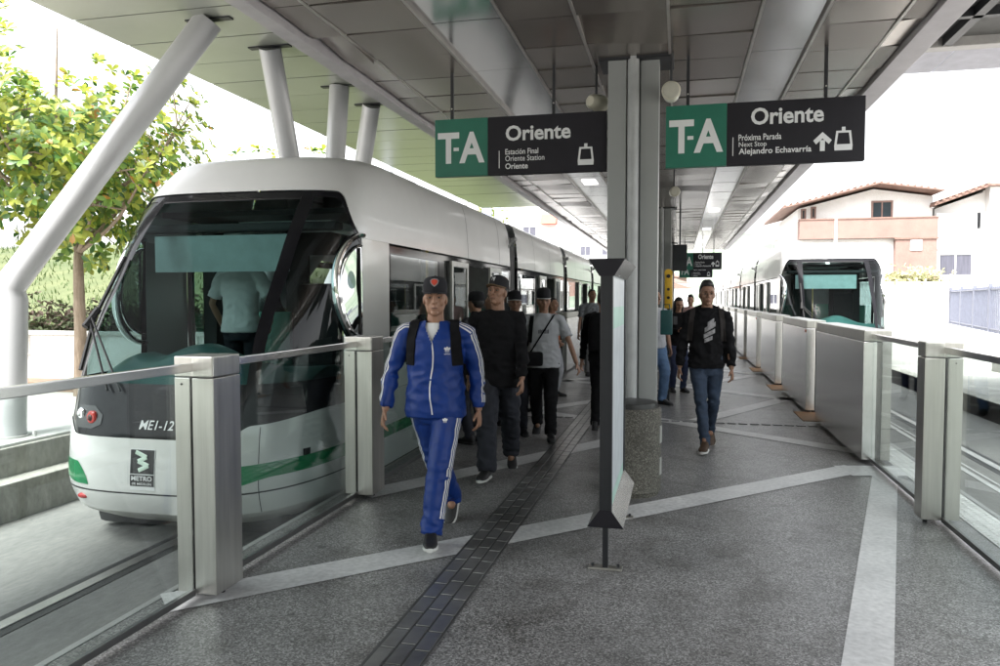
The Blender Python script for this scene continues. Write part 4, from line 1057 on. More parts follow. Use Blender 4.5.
    if cap:
        cm, bm_, tilt = cap['crown'], cap.get('brim', cap['crown']), cap.get('tilt', 0)
        Mc = Mh @ Matrix.Translation((0, .012, .045)) @ Matrix.Rotation(R(tilt), 4, 'X') @ Matrix.Rotation(R(cap.get('yaw', 0)), 4, 'Z')
        prow = [(-.012, 1.0), (.0, 1.015), (.03, 1.02), (.055, .99), (.075, .91), (.09, .76), (.099, .52), (.103, .25), (.104, .03)]
        c_ = MB(); c_.rings([[Mc @ V((.082 * f * math.cos(2 * math.pi * i / 32), .108 * f * math.sin(2 * math.pi * i / 32), zz)) for i in range(32)] for zz, f in prow]); c_.ell((0, 0, .105), (.008, .008, .004), 8, 6, M=Mc)
        Sc(c_); co = c_.build('cap', cm, t, 50)
        def cs(u, zz, o=.003):
            f = 1.0
            for (z0, f0), (z1, f1) in zip(prow[:-1], prow[1:]):
                if z0 <= zz <= z1: f = lerp(f0, f1, (zz - z0) / (z1 - z0))
            return (Mc @ V((u, -.108 * f * math.sqrt(max(0, 1 - (u / (.082 * f)) ** 2)) - o, zz))) * s
        rows = []
        for i in range(17):
            a = R(-80 + 10 * i); u = math.sin(a) * .083; yb = -.108 * math.cos(a) * 1.0; ext = cap.get('len', .068) * max(0.02, math.cos(a)) ** .55
            dz = -.014 - .012 * (abs(math.sin(a)) ** 2) * cap.get('curve', .5)
            rows.append([Mc @ V((u, yb + .006, -.006)), Mc @ V((u * 1.0, yb - ext * .5, -.009 + dz * .4)), Mc @ V((u * .96, yb - ext, dz)), Mc @ V((u * .96, yb - ext, dz - .005)), Mc @ V((u, yb - ext * .5, -.014 + dz * .4)), Mc @ V((u, yb + .006, -.012))])
        b_ = MB(); b_.rings(rows); Sc(b_); b_.build('brim', bm_, co, 50)
        if cap.get('badge') == 'shield':
            g = MB(); o_ = [(-.030, .068), (-.02, .080), (0, .084), (.02, .080), (.030, .068), (.026, .05), (.012, .034), (0, .026), (-.012, .034), (-.026, .05)]
            vs = [cs(0, .058, .004)] + [cs(u, zz, .004) for u, zz in o_]; g.add(vs, [(0, 1 + i, 1 + (i + 1) % 10) for i in range(10)]); g.build('cap_badge', mat('badge_grey', (0.25, 0.24, 0.25), .7), co, 0, fix=False)
            g = MB(); vs = [cs(0, .058, .006)] + [cs(u * .72, .058 + (zz - .058) * .74, .006) for u, zz in o_]; g.add(vs, [(0, 1 + i, 1 + (i + 1) % 10) for i in range(10)])
            g.build('cap_badge_fill', mat('badge_red', (0.55, 0.06, 0.03), .7), co, 0, fix=False)
        if cap.get('badge') == 'letters':
            g = MB(); text_fit(g, 'N', -.018, .010, .035, .068, lambda u, zz: cs(u, zz, .004), .03); text_fit(g, 'Y', -.010, .018, .028, .062, lambda u, zz: cs(u, zz, .005), .03)
            g.build('cap_badge', WHITEF, co, 0, fix=False)
        if cap.get('edge'):
            g = MB(); g.tube([r[2] * s for r in rows], .004 * s, 6); g.build('brim_edge', cap['edge'], co)
    # ---- trousers
    loose = baggy
    if legs:
        mb = MB()
        loft_z(mb, [(tz(zz), 0, 0, rx * bulk, ry * bulk) for zz, rx, ry in ((.78, .13, .10), (.86, .172, .122), (.95, .170, .118), (1.02, .155, .108))], 20)
        for k in (1, -1):
            P = catm([hips[k] + V((0, 0, -.02)), hips[k] * .5 + kne[k] * .5, kne[k], kne[k] * .5 + ank[k] * .5, ank[k] + V((0, 0.006, -.02))], 4)
            rr = []
            for i in range(len(P)):
                u = i / (len(P) - 1); rr.append((lerp(.100, .071, min(1, u * 2)) if u < .5 else lerp(.071, .060, (u - .5) * 2)) * (loose if u > .3 else 1 + (loose - 1) * .5) * (bulk * .5 + .5))
            mb.tube(P, rr, 16, round_ends=False)
        Sc(mb); me = remesh(mb, vox, 2)
        folds(me, fold, 16, 8, seed + 3, lambda p: 0.5 + 0.9 * max(0, 1 - abs(p.z / s - .14) / .16) + .6 * max(0, 1 - abs(p.z / s - .5) / .12) + .5 * max(0, 1 - abs(p.z / s - .82) / .1))
        t_tr = link(me, names[1], botm or NAVYF, t, 180); trm = me
        # ---- shoes
        for k in (1, -1):
            pit = feet[k][3]; Mf = Matrix.Translation(ank[k]) @ Matrix.Rotation(R(8 * k), 4, 'Z') @ Matrix.Rotation(R(pit), 4, 'X')
            prof_ = [(.072, .016, -.02), (.066, .030, .025), (.045, .037, .04), (.0, .039, .045), (-.05, .040, .010), (-.10, .045, -.018), (-.15, .047, -.03), (-.185, .038, -.04), (-.205, .018, -.052)]
            def shoe(lo, hi, wid, mm, nm, par):
                q = MB(); rs = []
                for yy, hw, zt in prof_:
                    r = []
                    for i in range(14):
                        a = 2 * math.pi * i / 14; c, sn = math.cos(a), math.sin(a)
                        zb = -.085 + lo; zt_ = zt if hi is None else -.085 + hi
                        r.append(Mf @ V((hw * wid * math.copysign(abs(c) ** .7, c), yy * (1.02 if hi else 1), (zb + zt_) / 2 + (zt_ - zb) / 2 * math.copysign(abs(sn) ** .7, sn))))
                    rs.append(r)
                q.rings(rs); Sc(q); return q.build(nm, mm, par, 50)
            so = shoe(.018, None, 1.0, shoem or SHOEB, 'shoe', t); shoe(0, .026, 1.08, solem or SOLED, 'sole', so)
    # ---- top
    mb = MB(); b = bulk
    loft_z(mb, [(tz(zz), 0, ly(zz), rx * b, ry * b) for zz, rx, ry in ((hem, .186, .136), (hem + .05, .190, .140), (1.02, .176, .128), (1.14, .168, .122), (1.26, .178, .128), (1.35, .178, .120), (1.41, .150, .098), (1.455, .10, .078), (1.48, .075, .068))], 24)
    jk = top in ('jacket', 'sweater', 'hoodie')
    for k in (1, -1):
        mb.tube([nb + V((0, .005, -.06)), sh[k] * .6 + nb * .4 + V((0, 0, -.010)), sh[k] + V((0, 0, -.003))], [.058, .064, .068], 12, round_ends=True)
        if jk:
            P = catm([sh[k], sh[k] * .5 + elb[k] * .5, elb[k], elb[k] * .5 + wri[k] * .5, wri[k] - (wri[k] - elb[k]).normalized() * .01], 4); n = len(P)
            rr = [lerp(.069, .054, min(1, 2 * i / n)) if i < n / 2 else lerp(.055, .044, (i - n / 2) / (n / 2)) for i in range(n)]
            mb.tube(P, [q * (1.0 if top != 'sweater' else .95) for q in rr], 14, round_ends=False)
        else:
            e2 = sh[k] * .22 + elb[k] * .78
            mb.tube([sh[k], sh[k] * .5 + e2 * .5, e2], [.068, .066, .066], 14, round_ends=False)
    if top == 'jacket' or top == 'hoodie':
        mb.tube([nb + V((0, .0, -.05)), nb + V((0, .002, .012 if top == 'jacket' else .02))], [.084, .078], 18)
    else: mb.tube([nb + V((0, .0, -.06)), nb + V((0, .0, -.018))], [.085, .07], 18)
    if hood:
        mb.ell((0, nb.y + .075, nb.z - .01), (.125, .06, .075), 16, 10); mb.tube([nb + V((.09, .05, .0)), nb + V((.085, -.04, -.02)), nb + V((.03, -.085, -.07))], [.042, .034, .022], 10, round_ends=True); mb.tube([nb + V((-.09, .05, .0)), nb + V((-.085, -.04, -.02)), nb + V((-.03, -.085, -.07))], [.042, .034, .022], 10, round_ends=True)
    Sc(mb); me = remesh(mb, vox, 2)
    folds(me, fold, 15, 9, seed, lambda p: .55 + .8 * max(0, 1 - abs(p.z / s - tz(1.02)) / .2) + (.5 if abs(p.x) > .17 * s else 0))
    if vneck:
        bm = bmesh.new(); bm.from_mesh(me); zb = tz(1.335) * s
        kill = [f for f in bm.faces if f.calc_center_median().y < -.02 * s and f.calc_center_median().z > zb and abs(f.calc_center_median().x + .008 * s) < min(.046 * s, (f.calc_center_median().z - zb) * .46)]
        bmesh.ops.delete(bm, geom=kill, context='FACES'); bm.to_mesh(me); bm.free()
        u = MB(); loft_z(u, [(tz(zz), 0, ly(zz), rx * b, ry * b) for zz, rx, ry in ((1.1, .150, .105), (1.26, .150, .112), (1.34, .145, .106), (1.40, .115, .088), (1.445, .080, .074), (1.468, .068, .066))], 24); Sc(u); u.build('undershirt', WHITEF, t, 60)
    o = link(me, names[0], topm or GREYF, t, 180)
    return dict(t=t, s=s, sh=sh, elb=elb, wri=wri, hips=hips, kne=kne, ank=ank, top=me, bot=trm if legs else None, topo=o, boto=t_tr if legs else None, nb=nb, hz=hz, Mh=Mh, tz=tz, lean=lean)

def straps(P, label, m, wd=.052, pack=True, th=.010, outer=.115):
    """backpack worn by the person: a thing of its own, with two shoulder straps"""
    s = P['s']; t0 = P['t']
    t = thing('backpack', label, 'backpack', t0.location[:], t0.rotation_euler.z)
    bv = bvh_of(P['top']); tz = P['tz']
    for k in (1, -1):
        pts, dirs, sides = [], [], []
        path = [((outer * .95) * k, .10, 1.60, (0, .05, -1)), ((outer * .98) * k, .04, 1.62, (0, 0, -1)), (outer * k, -.03, 1.62, (0, .12, -1)), ((outer + .008) * k, -.12, 1.58, (0, .75, -1)), ((outer + .015) * k, -.3, 1.44, (0, 1, -.15)), ((outer + .02) * k, -.3, 1.36, (0, 1, 0)), ((outer + .025) * k, -.3, 1.28, (0, 1, 0)), ((outer + .03) * k, -.3, 1.20, (0, 1, 0)), ((outer + .04) * k, -.3, 1.13, (0, 1, 0))]
        for a in range(len(path) - 1):
            for q in range(4):
                u = q / 4; A, B = path[a], path[a + 1]
                pts.append(Vector((lerp(A[0], B[0], u), lerp(A[1], B[1], u) + P['lean'], tz(lerp(A[2], B[2], u)))) * s)
                dirs.append(Vector(A[3]).lerp(Vector(B[3]), u)); sides.append((1, 0, 0))
        rows = ribbon(bv, pts, dirs, sides, wd * s, .001, 2)
        if len(rows) > 3:
            mb = MB(); thicken(mb, rows, th); mb.build('strap', m, t, 50)
    if pack:
        mb = MB(); loft_z(mb, [(tz(zz) * s, 0, (.205 + P['lean']) * s, rx * s, ry * s) for zz, rx, ry in ((1.0, .11, .06), (1.02, .145, .09), (1.2, .15, .095), (1.38, .14, .085), (1.46, .11, .06), (1.48, .06, .03))], 24, 3.0); mb.build('pack', m, t, 50)
    return t

# --- man in the blue tracksuit
A1 = person('man in a blue tracksuit with white stripes and black cap, nearest the camera', -1.60, 4.90, R(9), 1.735, lf=(0.01, -0.31, 0, -4), rf=(0.065, 0.36, 0.085, 38), lh=(0.29, 0.03, 0.865), rh=(-0.335, -0.07, 0.875),
            hz=0.915, hyaw=6, bulk=1.10, top='jacket', topm=TRACK, botm=TRACK, baggy=1.12, solem=SOLEW, hair='buzz', cap=dict(crown=CAPB, badge='shield', tilt=-2, len=.05, curve=.3), vox=.0085, names=('track_jacket', 'track_trousers'), fold=.0065, vneck=True, hem=.83, seed=1.3, lpole=(.5, 1, 0), rpole=(-.75, .8, 0))
def side_stripes(P, part, joints, k, offs, wd, nm, out):
    s = P['s']; bv = bvh_of(P[part]); ps = catm([q * s for q in joints], 10)
    mb = MB()
    for oo in offs:
        pts, dirs, sides = [], [], []
        for i, q in enumerate(ps):
            d = (ps[min(i + 1, len(ps) - 1)] - ps[max(i - 1, 0)]).normalized(); o = Vector(out); o = (o - d * o.dot(d)).normalized(); sd_ = d.cross(o).normalized()
            pts.append(q + o * .14 + sd_ * oo); dirs.append(-o); sides.append(sd_)
        rows = ribbon(bv, pts, dirs, sides, wd, .0025, 1)
        if len(rows) > 2: strip_mesh(mb, rows)
    return mb
for k in (1, -1):
    mb = side_stripes(A1, 'top', [A1['sh'][k] * .75 + A1['nb'] * .25 + Vector((0, 0, .0)), A1['sh'][k] + Vector((0, 0, -.03)), A1['elb'][k], A1['elb'][k] * .15 + A1['wri'][k] * .85], k, (-.02, 0, .02), .0105, '', (k, -.55, .25)); mb.build('sleeve_stripes', WHITEF, A1['topo'], 0, fix=False)
    mb = side_stripes(A1, 'bot', [A1['hips'][k] + Vector((0, 0, .02)), A1['hips'][k] * .5 + A1['kne'][k] * .5, A1['kne'][k], A1['kne'][k] * .2 + A1['ank'][k] * .8], k, (-.02, 0, .02), .0105, '', (k, -.45, 0)); mb.build('leg_stripes', WHITEF, A1['boto'], 0, fix=False)
s = A1['s']; bv = bvh_of(A1['top'])
pts = [Vector((-.008 + .012 * math.sin(i * .5), -.4, z_)) * s for i, z_ in enumerate([1.335 - .035 * j for j in range(15)])]
mb = MB(); strip_mesh(mb, ribbon(bv, pts, [(0, 1, 0)] * 15, [(1, 0, 0)] * 15, .009, .003)); mb.build('zip', WHITEF, A1['topo'], 0, fix=False)
def chest_mark(P, part, par, cx, cz, sz, m, txt=True):
    bv = bvh_of(P[part])
    def pl(u, w_):
        h = bv.ray_cast(Vector((u, -.6, w_)), Vector((0, 1, 0)), 1.2); return (h[0] if h[0] else Vector((u, -.15, w_))) + Vector((0, -.004, 0))
    mb = MB()
    for a in (-42, 0, 42):
        ca, sa = math.sin(R(a)), math.cos(R(a)); o = []
        for i in range(10):
            q = 2 * math.pi * i / 10; lx = math.cos(q) * .30; lz = .62 + math.sin(q) * .45
            o.append(pl(cx + sz * (ca * lz + sa * lx), cz + sz * (sa * lz - ca * lx)))
        mb.add(o, [tuple(range(10))])
    for j in range(3):
        zz = cz + sz * (-.0 - .16 * j); mb.add([pl(cx - sz * .55, zz), pl(cx + sz * .55, zz), pl(cx + sz * .55, zz + sz * .07), pl(cx - sz * .55, zz + sz * .07)], [(0, 1, 2, 3)])
    if txt: text_fit(mb, 'adidas', cx - sz * .75, cx + sz * .75, cz - sz * 1.0, cz - sz * .55, pl, .01)
    mb.build('emblem', m, par, 0, fix=False)
chest_mark(A1, 'top', A1['topo'], .098 * s, 1.27 * s, .026, WHITEF)
chest_mark(A1, 'bot', A1['boto'], .085 * s, .80 * s, .022, WHITEF, False)
straps(A1, 'black backpack on the shoulders of the man in blue', BLACKF, .062, True, outer=.128)

# --- man in the black sweater
A2 = person('man in a black sweater and black cap behind the man in blue, looking aside', -1.60, 6.72, R(6), 1.79, lf=(0.085, 0.36, 0.05, 26), rf=(-0.06, -0.30, 0, -3), lh=(0.23, -0.16, 0.865), rh=(-0.27, 0.05, 0.86),
            hz=0.92, hyaw=-20, hpitch=-9, bulk=1.04, top='sweater', topm=BLACKF, botm=NAVYF, baggy=1.3, hair='buzz', skin=SKIN2, cap=dict(crown=CAPB, brim=mat('cap_tan', (.16, .10, .05), .8), badge='letters', tilt=-6, len=.06, curve=.3), vox=.010, names=('sweater', 'trousers'), fold=.011, hem=.80, seed=4.1, solem=SOLEW)
# --- man in the black hoodie, right
A8 = person('man in a black hoodie with grey chest print and jeans, right of the column', 0.29, 8.38, R(-2), 1.775, lf=(0.05, 0.33, 0.08, 36), rf=(0.0, -0.24, 0, -3), lh=(0.255, -0.05, 0.85), rh=(-0.275, -0.02, 0.84),
            hz=0.925, hyaw=10, hpitch=2, bulk=1.0, top='hoodie', topm=BLACKF, botm=JEANS, baggy=.9, shoem=SHOEBR, solem=SOLEW, hair='short', vox=.0095, names=('hoodie', 'jeans'), fold=.009, hood=True, hem=.86, seed=7.7, skin=SKIN2)
bv = bvh_of(A8['top']); mb = MB()
def pl8(u, w_):
    h = bv.ray_cast(Vector((u, -.6, w_)), Vector((0, 1, 0)), 1.2); return (h[0] if h[0] else Vector((u, -.15, w_))) + Vector((0, -.004, 0))
for (u0, w0, u1, w1, th) in ((-.02, 1.34, .045, 1.385, .045), (-.05, 1.275, .06, 1.345, .05), (-.058, 1.215, .055, 1.275, .045), (-.05, 1.17, .03, 1.205, .04)):
    for q in range(6):
        a, b_ = q / 6, (q + 1) / 6
        mb.add([pl8(.03 + lerp(u0, u1, a), lerp(w0, w1, a) - .03), pl8(.03 + lerp(u0, u1, b_), lerp(w0, w1, b_) - .03), pl8(.03 + lerp(u0, u1, b_), lerp(w0, w1, b_) - .03 + th), pl8(.03 + lerp(u0, u1, a), lerp(w0, w1, a) - .03 + th)], [(0, 1, 2, 3)])
mb.build('chest_print', mat('print_grey', (.30, .29, .30), .8, 0, .5, 25), A8['topo'], 0, fix=False)
straps(A8, 'dark brown backpack worn by the man in the black hoodie', mat('brown_black_cloth', (.018, .014, .013), .85), .05, True, outer=.135)
# --- man in the grey t-shirt
A5 = person('man in a grey t-shirt and black cap with a strap across his chest', -1.52, 8.66, R(8), 1.71, lf=(0.09, -0.26, 0, -3), rf=(-0.08, 0.30, 0.06, 28), lh=(0.40, -0.10, 0.86), rh=(-0.25, -0.12, 0.90),
            hz=0.92, hyaw=8, hpitch=6, bulk=1.05, top='tee', topm=GREYF, botm=BLACKF, baggy=1.1, hair='buzz', skin=SKIN2, cap=dict(crown=CAPB, len=.055, edge=WHITEF), vox=.011, fold=.007, hem=.84, seed=9.2, lpole=(.9, .6, 0))
bv = bvh_of(A5['top']); s = A5['s']
t = thing('shoulder_bag', 'black shoulder bag slung across the man in the grey t-shirt', 'bag', A5['t'].location[:], A5['t'].rotation_euler.z)
pts = [Vector((lerp(.135, -.17, i / 20), -.45, lerp(1.47, .98, i / 20))) * s for i in range(21)]
mb = MB(); thicken(mb, ribbon(bv, pts, [(0, 1, 0)] * 21, [(.8, 0, .55)] * 21, .045, .001, 2), .008); mb.build('strap', BLACKF, t, 50)
pts = [Vector((lerp(-.13, -.16, i / 12), -.45, lerp(1.47, 1.10, i / 12))) * s for i in range(13)]
mb = MB(); thicken(mb, ribbon(bv, pts, [(0, 1, 0)] * 13, [(1, 0, 0)] * 13, .045, .001, 2), .008); mb.build('strap', BLACKF, t, 50)
mb = MB(); mb.box(-.20, .0, -.235, -.13, .84, 1.0, .03); mb.build('pouch', BLACKF, t)
mb = MB()
for i in range(8):
    u = (-.055 + .0157 * i) * s
    def p5(u, w_):
        h = bv.ray_cast(Vector((u, -.6, w_)), Vector((0, 1, 0)), 1.2); return (h[0] if h[0] else Vector((u, -.15, w_))) + Vector((0, -.004, 0))
    mb.add([p5(u, 1.235 * s), p5(u + .009, 1.235 * s), p5(u + .009, (1.275 + .008 * (i % 2)) * s), p5(u, (1.275 + .008 * (i % 2)) * s)], [(0, 1, 2, 3)])
mb.build('shirt_print', mat('print_dark', (.06, .06, .07), .8), A5['topo'], 0, fix=False)
# --- others, farther back
person('person in a black cap facing the tram door, left of the black sweater', -2.17, 8.1, R(-120), 1.66, top='tee', topm=mat('dark_cloth', (.03, .03, .035), .85), botm=NAVYF, hair='short', cap=dict(crown=CAPB, edge=WHITEF), vox=.014, seed=2, names=('shirt', 'trousers'))
person('dark haired person at the tram door, behind the man in the blue tracksuit', -2.25, 9.2, R(-100), 1.66, top='tee', topm=BLACKF, botm=NAVYF, hair='short', vox=.014, seed=3, names=('shirt', 'trousers'))
person('person in a dark cap with pale rim, half hidden behind the black sweater', -1.88, 8.75, R(15), 1.67, top='sweater', topm=mat('dark_cloth', ()), botm=NAVYF, hair='short', skin=SKIN2, cap=dict(crown=CAPB, edge=WHITEF), vox=.014, seed=5, names=('sweater', 'trousers'))
person('woman in an orange top by the tram doors', -2.02, 12.3, R(70), 1.62, lh=(.2, -.2, 1.0), rh=(-.2, -.2, 1.0), top='tee', topm=mat('orange_cloth', (.45, .13, .04), .85), botm=GREYF, hair='bun', vox=.014, seed=6, bulk=.92, names=('blouse', 'skirt_trousers'))
A7 = person('man in a grey patterned polo shirt and grey trousers, farther down the platform', -1.77, 15.9, R(20), 1.80, lf=(.1, .05, 0, 0), rf=(-.1, -.05, 0, 0), top='tee', topm=mat('patterned_cloth', (.17, .18, .19), .9, 0, .55, 18), botm=mat('grey_trousers', (.20, .20, .20), .9), hair='buzz', skin=SKIN2, vox=.014, seed=8, names=('polo_shirt', 'trousers'), bulk=1.05, hyaw=15)
A9 = person('person in dark clothes behind the information board, carrying a black bag', -0.90, 9.35, R(175), 1.70, lf=(.08, .1, 0, 0), rf=(-.08, -.12, 0, 0), top='sweater', topm=BLACKF, botm=BLACKF, hair='short', vox=.014, seed=10, names=('sweater', 'trousers'))
straps(A9, 'black backpack showing left of the information board', BLACKF, .05, True)
A10 = person('person in blue jeans mostly hidden behind the grey column', -0.36, 11.75, R(40), 1.74, lf=(.1, -.08, 0, 0), rf=(-.09, .08, 0, 0), top='tee', topm=GREYF, botm=JEANSL, baggy=1.15, hair='short', vox=.014, seed=11, names=('shirt', 'jeans'))
t = thing('handbag', 'teal bag in front of the person in jeans beside the column', 'bag', (-0.175, 11.32, 1.08))
mb = MB(); mb.box(-.085, .085, -.05, .05, 0, .36, .02); mb.build('body', mat('teal_leather', (.015, .085, .085), .5), t, 40)
mb = MB(); mb.tube([(-.05, 0, .35), (-.04, .03, .44), (.04, .03, .44), (.05, 0, .35)], .009, 8); mb.build('handle', mat('teal_leather', ()), t)
A11 = person('woman in black with long dark hair looking down at her phone', -0.01, 13.4, R(20), 1.62, lh=(.05, -.27, 1.17), rh=(-.08, -.26, 1.15), top='sweater', topm=BLACKF, botm=mat('dark_jeans', (.02, .03, .07), .85), hair='long', vox=.013, seed=12, bulk=.92, hpitch=20, names=('blouse', 'jeans'))
t = thing('phone', 'phone held by the woman in black', 'phone', (-0.06, 13.08, 1.17), R(20))
mb = MB(); mb.box(-.036, .036, -.005, .005, 0, .14, .004); mb.build('case', DARKMET, t, 0); mb = MB(); mb.box(-.032, .032, .0052, .0062, .008, .132); mb.build('screen', mat('dark_screen', ()), t, 0)
person('person in a pale pink top in the distance', 0.27, 18.6, R(-10), 1.68, top='tee', topm=mat('pink_cloth', (.55, .34, .32), .85), botm=GREYF, hair='short', vox=.016, seed=13, names=('shirt', 'trousers'))
person('man in a dark jacket far down the platform, left of the column', -1.2, 24.0, R(170), 1.7, top='jacket', topm=BLACKF, botm=JEANS, hair='short', vox=.018, seed=15, names=('jacket', 'jeans'))
person('driver in a white short-sleeved shirt standing in the tram cab, back turned', -4.02, 6.42, R(188), 1.70, z=0.45, lh=(.24, -.12, 0.92), rh=(-.25, -.1, .95), top='tee', topm=WHITEF, botm=NAVYF, hair='short', vox=.013, seed=14, names=('shirt', 'trousers'))
# ------------------------------------------------------------------ vegetation
BARK = worn('bark', (0.16, 0.12, 0.085), (0.25, 0.20, 0.15), 6, 0.9, bump=.6, bscale=25, stretch=(3, 3, .6))
LEAFM = [mat('leaf_green', (0.13, 0.22, 0.04), .38, 0, .35, 2.5, translucent=.5), mat('leaf_yellow_green', (0.33, 0.37, 0.06), .38, 0, .35, 2.5, translucent=.55),
         mat('leaf_dark', (0.045, 0.11, 0.025), .4, 0, .3, 2.5, translucent=.35), mat('leaf_russet', (0.36, 0.19, 0.04), .45, 0, .3, 2.5, translucent=.4)]
def leaf(mb, c, d, n, L, W, mi):
    d = d.normalized(); s_ = d.cross(n)
    if s_.length < 1e-4: s_ = d.cross(Vector((1, 0, 0)))
    s_.normalize(); n = s_.cross(d)
    P = [c, c + d * L * .4 + s_ * W * .38 + n * W * .10, c + d * L * .75 + s_ * W * .5 + n * W * .08 - n * L * .04, c + d * L - n * L * .12, c + d * L * .75 - s_ * W * .5 + n * W * .08 - n * L * .04, c + d * L * .4 - s_ * W * .38 + n * W * .1, c + d * L * .45, c + d * L * .78 - n * L * .05]
    mb.add(P, [(0, 1, 6), (1, 2, 7, 6), (2, 3, 7), (0, 6, 5), (6, 7, 4, 5), (7, 3, 4)], mi)
def broad_tree(name, label, x, y, z0, H, rad, ctr, nros, lsz, seed, mix, grp=None, tr=.085):
    rg = random.Random(seed)
    t = thing(name, label, 'tree', (x, y, z0), 0, grp)
    wood = MB(); C_ = Vector(ctr); rd = Vector(rad)
    fork = Vector((.05, 0, H * .38))
    wood.tube(catm([(0, 0, -.3), (.03, .02, H * .15), fork * .8, fork], 4), [tr * 1.25 - tr * .45 * i / 12 for i in range(13)], 10)
    tips = []
    for b in range(13):
        a = b * 2.4 + rg.random(); e = rg.uniform(-.35, 1.0)
        tip = C_ + Vector((math.cos(a) * math.cos(e) * rd.x, math.sin(a) * math.cos(e) * rd.y, math.sin(e) * rd.z)) * rg.uniform(.75, 1.0)
        s0 = fork + Vector((0, 0, (b % 5) * .12 * (C_.z - fork.z)))
        mid = s0 * .45 + tip * .55 + Vector((0, 0, -.12 * rd.z))
        P = catm([s0, mid, tip], 6); wood.tube(P, [tr * .5 * (1 - .8 * i / (len(P) - 1)) for i in range(len(P))], 6)
        tips.append(tip)
        for q in range(5):
            u = rg.uniform(.35, .95); s1 = P[int(u * (len(P) - 1))]; d = Vector((rg.gauss(0, 1), rg.gauss(0, 1), rg.gauss(.2, .7))).normalized()
            t2 = s1 + d * rg.uniform(.3, .7) * rd.x * .6; wood.tube([s1, s1 * .5 + t2 * .5 + Vector((0, 0, .05)), t2], [tr * .2, tr * .14, tr * .06], 5); tips.append(t2)
    wood.tube([fork, C_, C_ + Vector((.1, 0, rd.z * .95))], [tr * .7, tr * .4, tr * .1], 8)
    wood.build('trunk', BARK, t, 60)
    lf_ = MB(); ci = 0
    clumps = [Vector(q) for q in tips]
    while ci < nros:
        c0 = clumps[rg.randrange(len(clumps))]; c = c0 + Vector((rg.gauss(0, 1), rg.gauss(0, 1), rg.gauss(0, .8))) * rd.x * .17
        q = c - C_; e = Vector((q.x / rd.x, q.y / rd.y, q.z / rd.z))
        if e.length > 1.12: continue
        if e.z > .25 and rg.random() < .6: continue
        ci += 1
        ax = (q.normalized() + Vector((0, 0, .8)) + Vector((rg.gauss(0, .3), rg.gauss(0, .3), 0))).normalized()
        hi = e.z
        for k in range(rg.randint(6, 10)):
            a = k * 2.4 + rg.random(); s_ = ax.cross(Vector((1, .2, 0))).normalized(); u_ = ax.cross(s_)
            d = (s_ * math.cos(a) + u_ * math.sin(a)) + ax * rg.uniform(.05, .7)
            r = rg.random()
            mi = 3 if r < mix[3] else 1 if r < mix[3] + mix[1] + .25 * max(0, hi) else 2 if r < mix[3] + mix[1] + mix[2] + .25 * max(0, hi) else 0
            L = lsz * rg.uniform(.65, 1.15); leaf(lf_, c, d, ax, L, L * .45, mi)
    lf_.build('crown', LEAFM, t, 180, fix=False)
    return t
broad_tree('almond_tree', 'broad-leaved tree with yellow-green leaves behind the nearest leaning column', -9.65, 10.6, 0, 6.2, (2.35, 2.2, 1.95), (-.35, 0, 4.15), 1350, .172, 11, (0, .46, .16, .018))
broad_tree('almond_tree', 'leafy tree just showing over the front of the left tram roof', -9.4, 16.5, 0, 5.6, (2.2, 2.0, 1.5), (.3, 0, 3.9), 420, .24, 5, (0, .4, .15, .03))
broad_tree('street_tree', 'small far tree peeking over the left tram roof', -11.5, 40, 0, 7.0, (2.6, 2.4, 2.0), (0, 0, 5.0), 260, .4, 8, (0, .4, .15, .02))
def shrub_mass(name, label, pts, h, rad, n, sz, mats, seed, cat):
    rg = random.Random(seed); mb = MB(); 
    for i in range(n):
        k = rg.random() * (len(pts) - 1); a = Vector(pts[int(k)]); b = Vector(pts[int(k) + 1]); c = a.lerp(b, k % 1) + Vector((rg.gauss(0, rad * .5), rg.gauss(0, rad * .5), abs(rg.gauss(0, .5)) * h))
        for q in range(4):
            d = Vector((rg.gauss(0, 1), rg.gauss(0, 1), rg.gauss(.4, .8))); leaf(mb, c, d, Vector((rg.gauss(0, .4), rg.gauss(0, .4), 1)), sz * rg.uniform(.6, 1.2), sz * .5, rg.randrange(len(mats)))
    return tag(mb.build(name, mats, None, 180, fix=False), label, cat)
shrub_mass('hedge', 'brownish low hedge on top of the white street wall', [(-22, 12.6, .95), (-7, 12.6, .95)], .55, .5, 2600, .12, [mat('hedge_brown', (.085, .06, .045), .8, translucent=.2), mat('hedge_green', (.055, .075, .03), .8, translucent=.2)], 3, 'hedge')
# grassy slope above the wall
rg = random.Random(4)
mb = MB(); mb.grid(lambda u, v: (-34 + 29 * u, 12.5 + 26 * v, .95 + 2.6 * sm(0, .45, v) + .12 * noise.noise(Vector((u * 14, v * 14, 0)))), 50, 40)
struct(mb.build('grass_slope', worn('grass_soil', (.06, .08, .03), (.10, .115, .05), 1.2, .95), None, 180, fix=False))
mb = MB()
for i in range(15000):
    u, v = rg.random(), rg.random() ** 1.6
    x, y = -34 + 29 * u, 12.5 + 26 * v; z = .95 + 2.6 * sm(0, .45, v) + .12 * noise.noise(Vector((u * 14, v * 14, 0)))
    a = rg.random() * 6.28; h = rg.uniform(.08, .2); w_ = .02
    mb.add([(x - math.cos(a) * w_, y - math.sin(a) * w_, z), (x + math.cos(a) * w_, y + math.sin(a) * w_, z), (x + rg.gauss(0, .05), y + rg.gauss(0, .05), z + h)], [(0, 1, 2)], i % 2)
tag(mb.build('grass', [mat('grass_a', (.06, .105, .025), .7, translucent=.3), mat('grass_b', (.095, .13, .04), .7, translucent=.3)], None, 0, fix=False), kind='stuff')
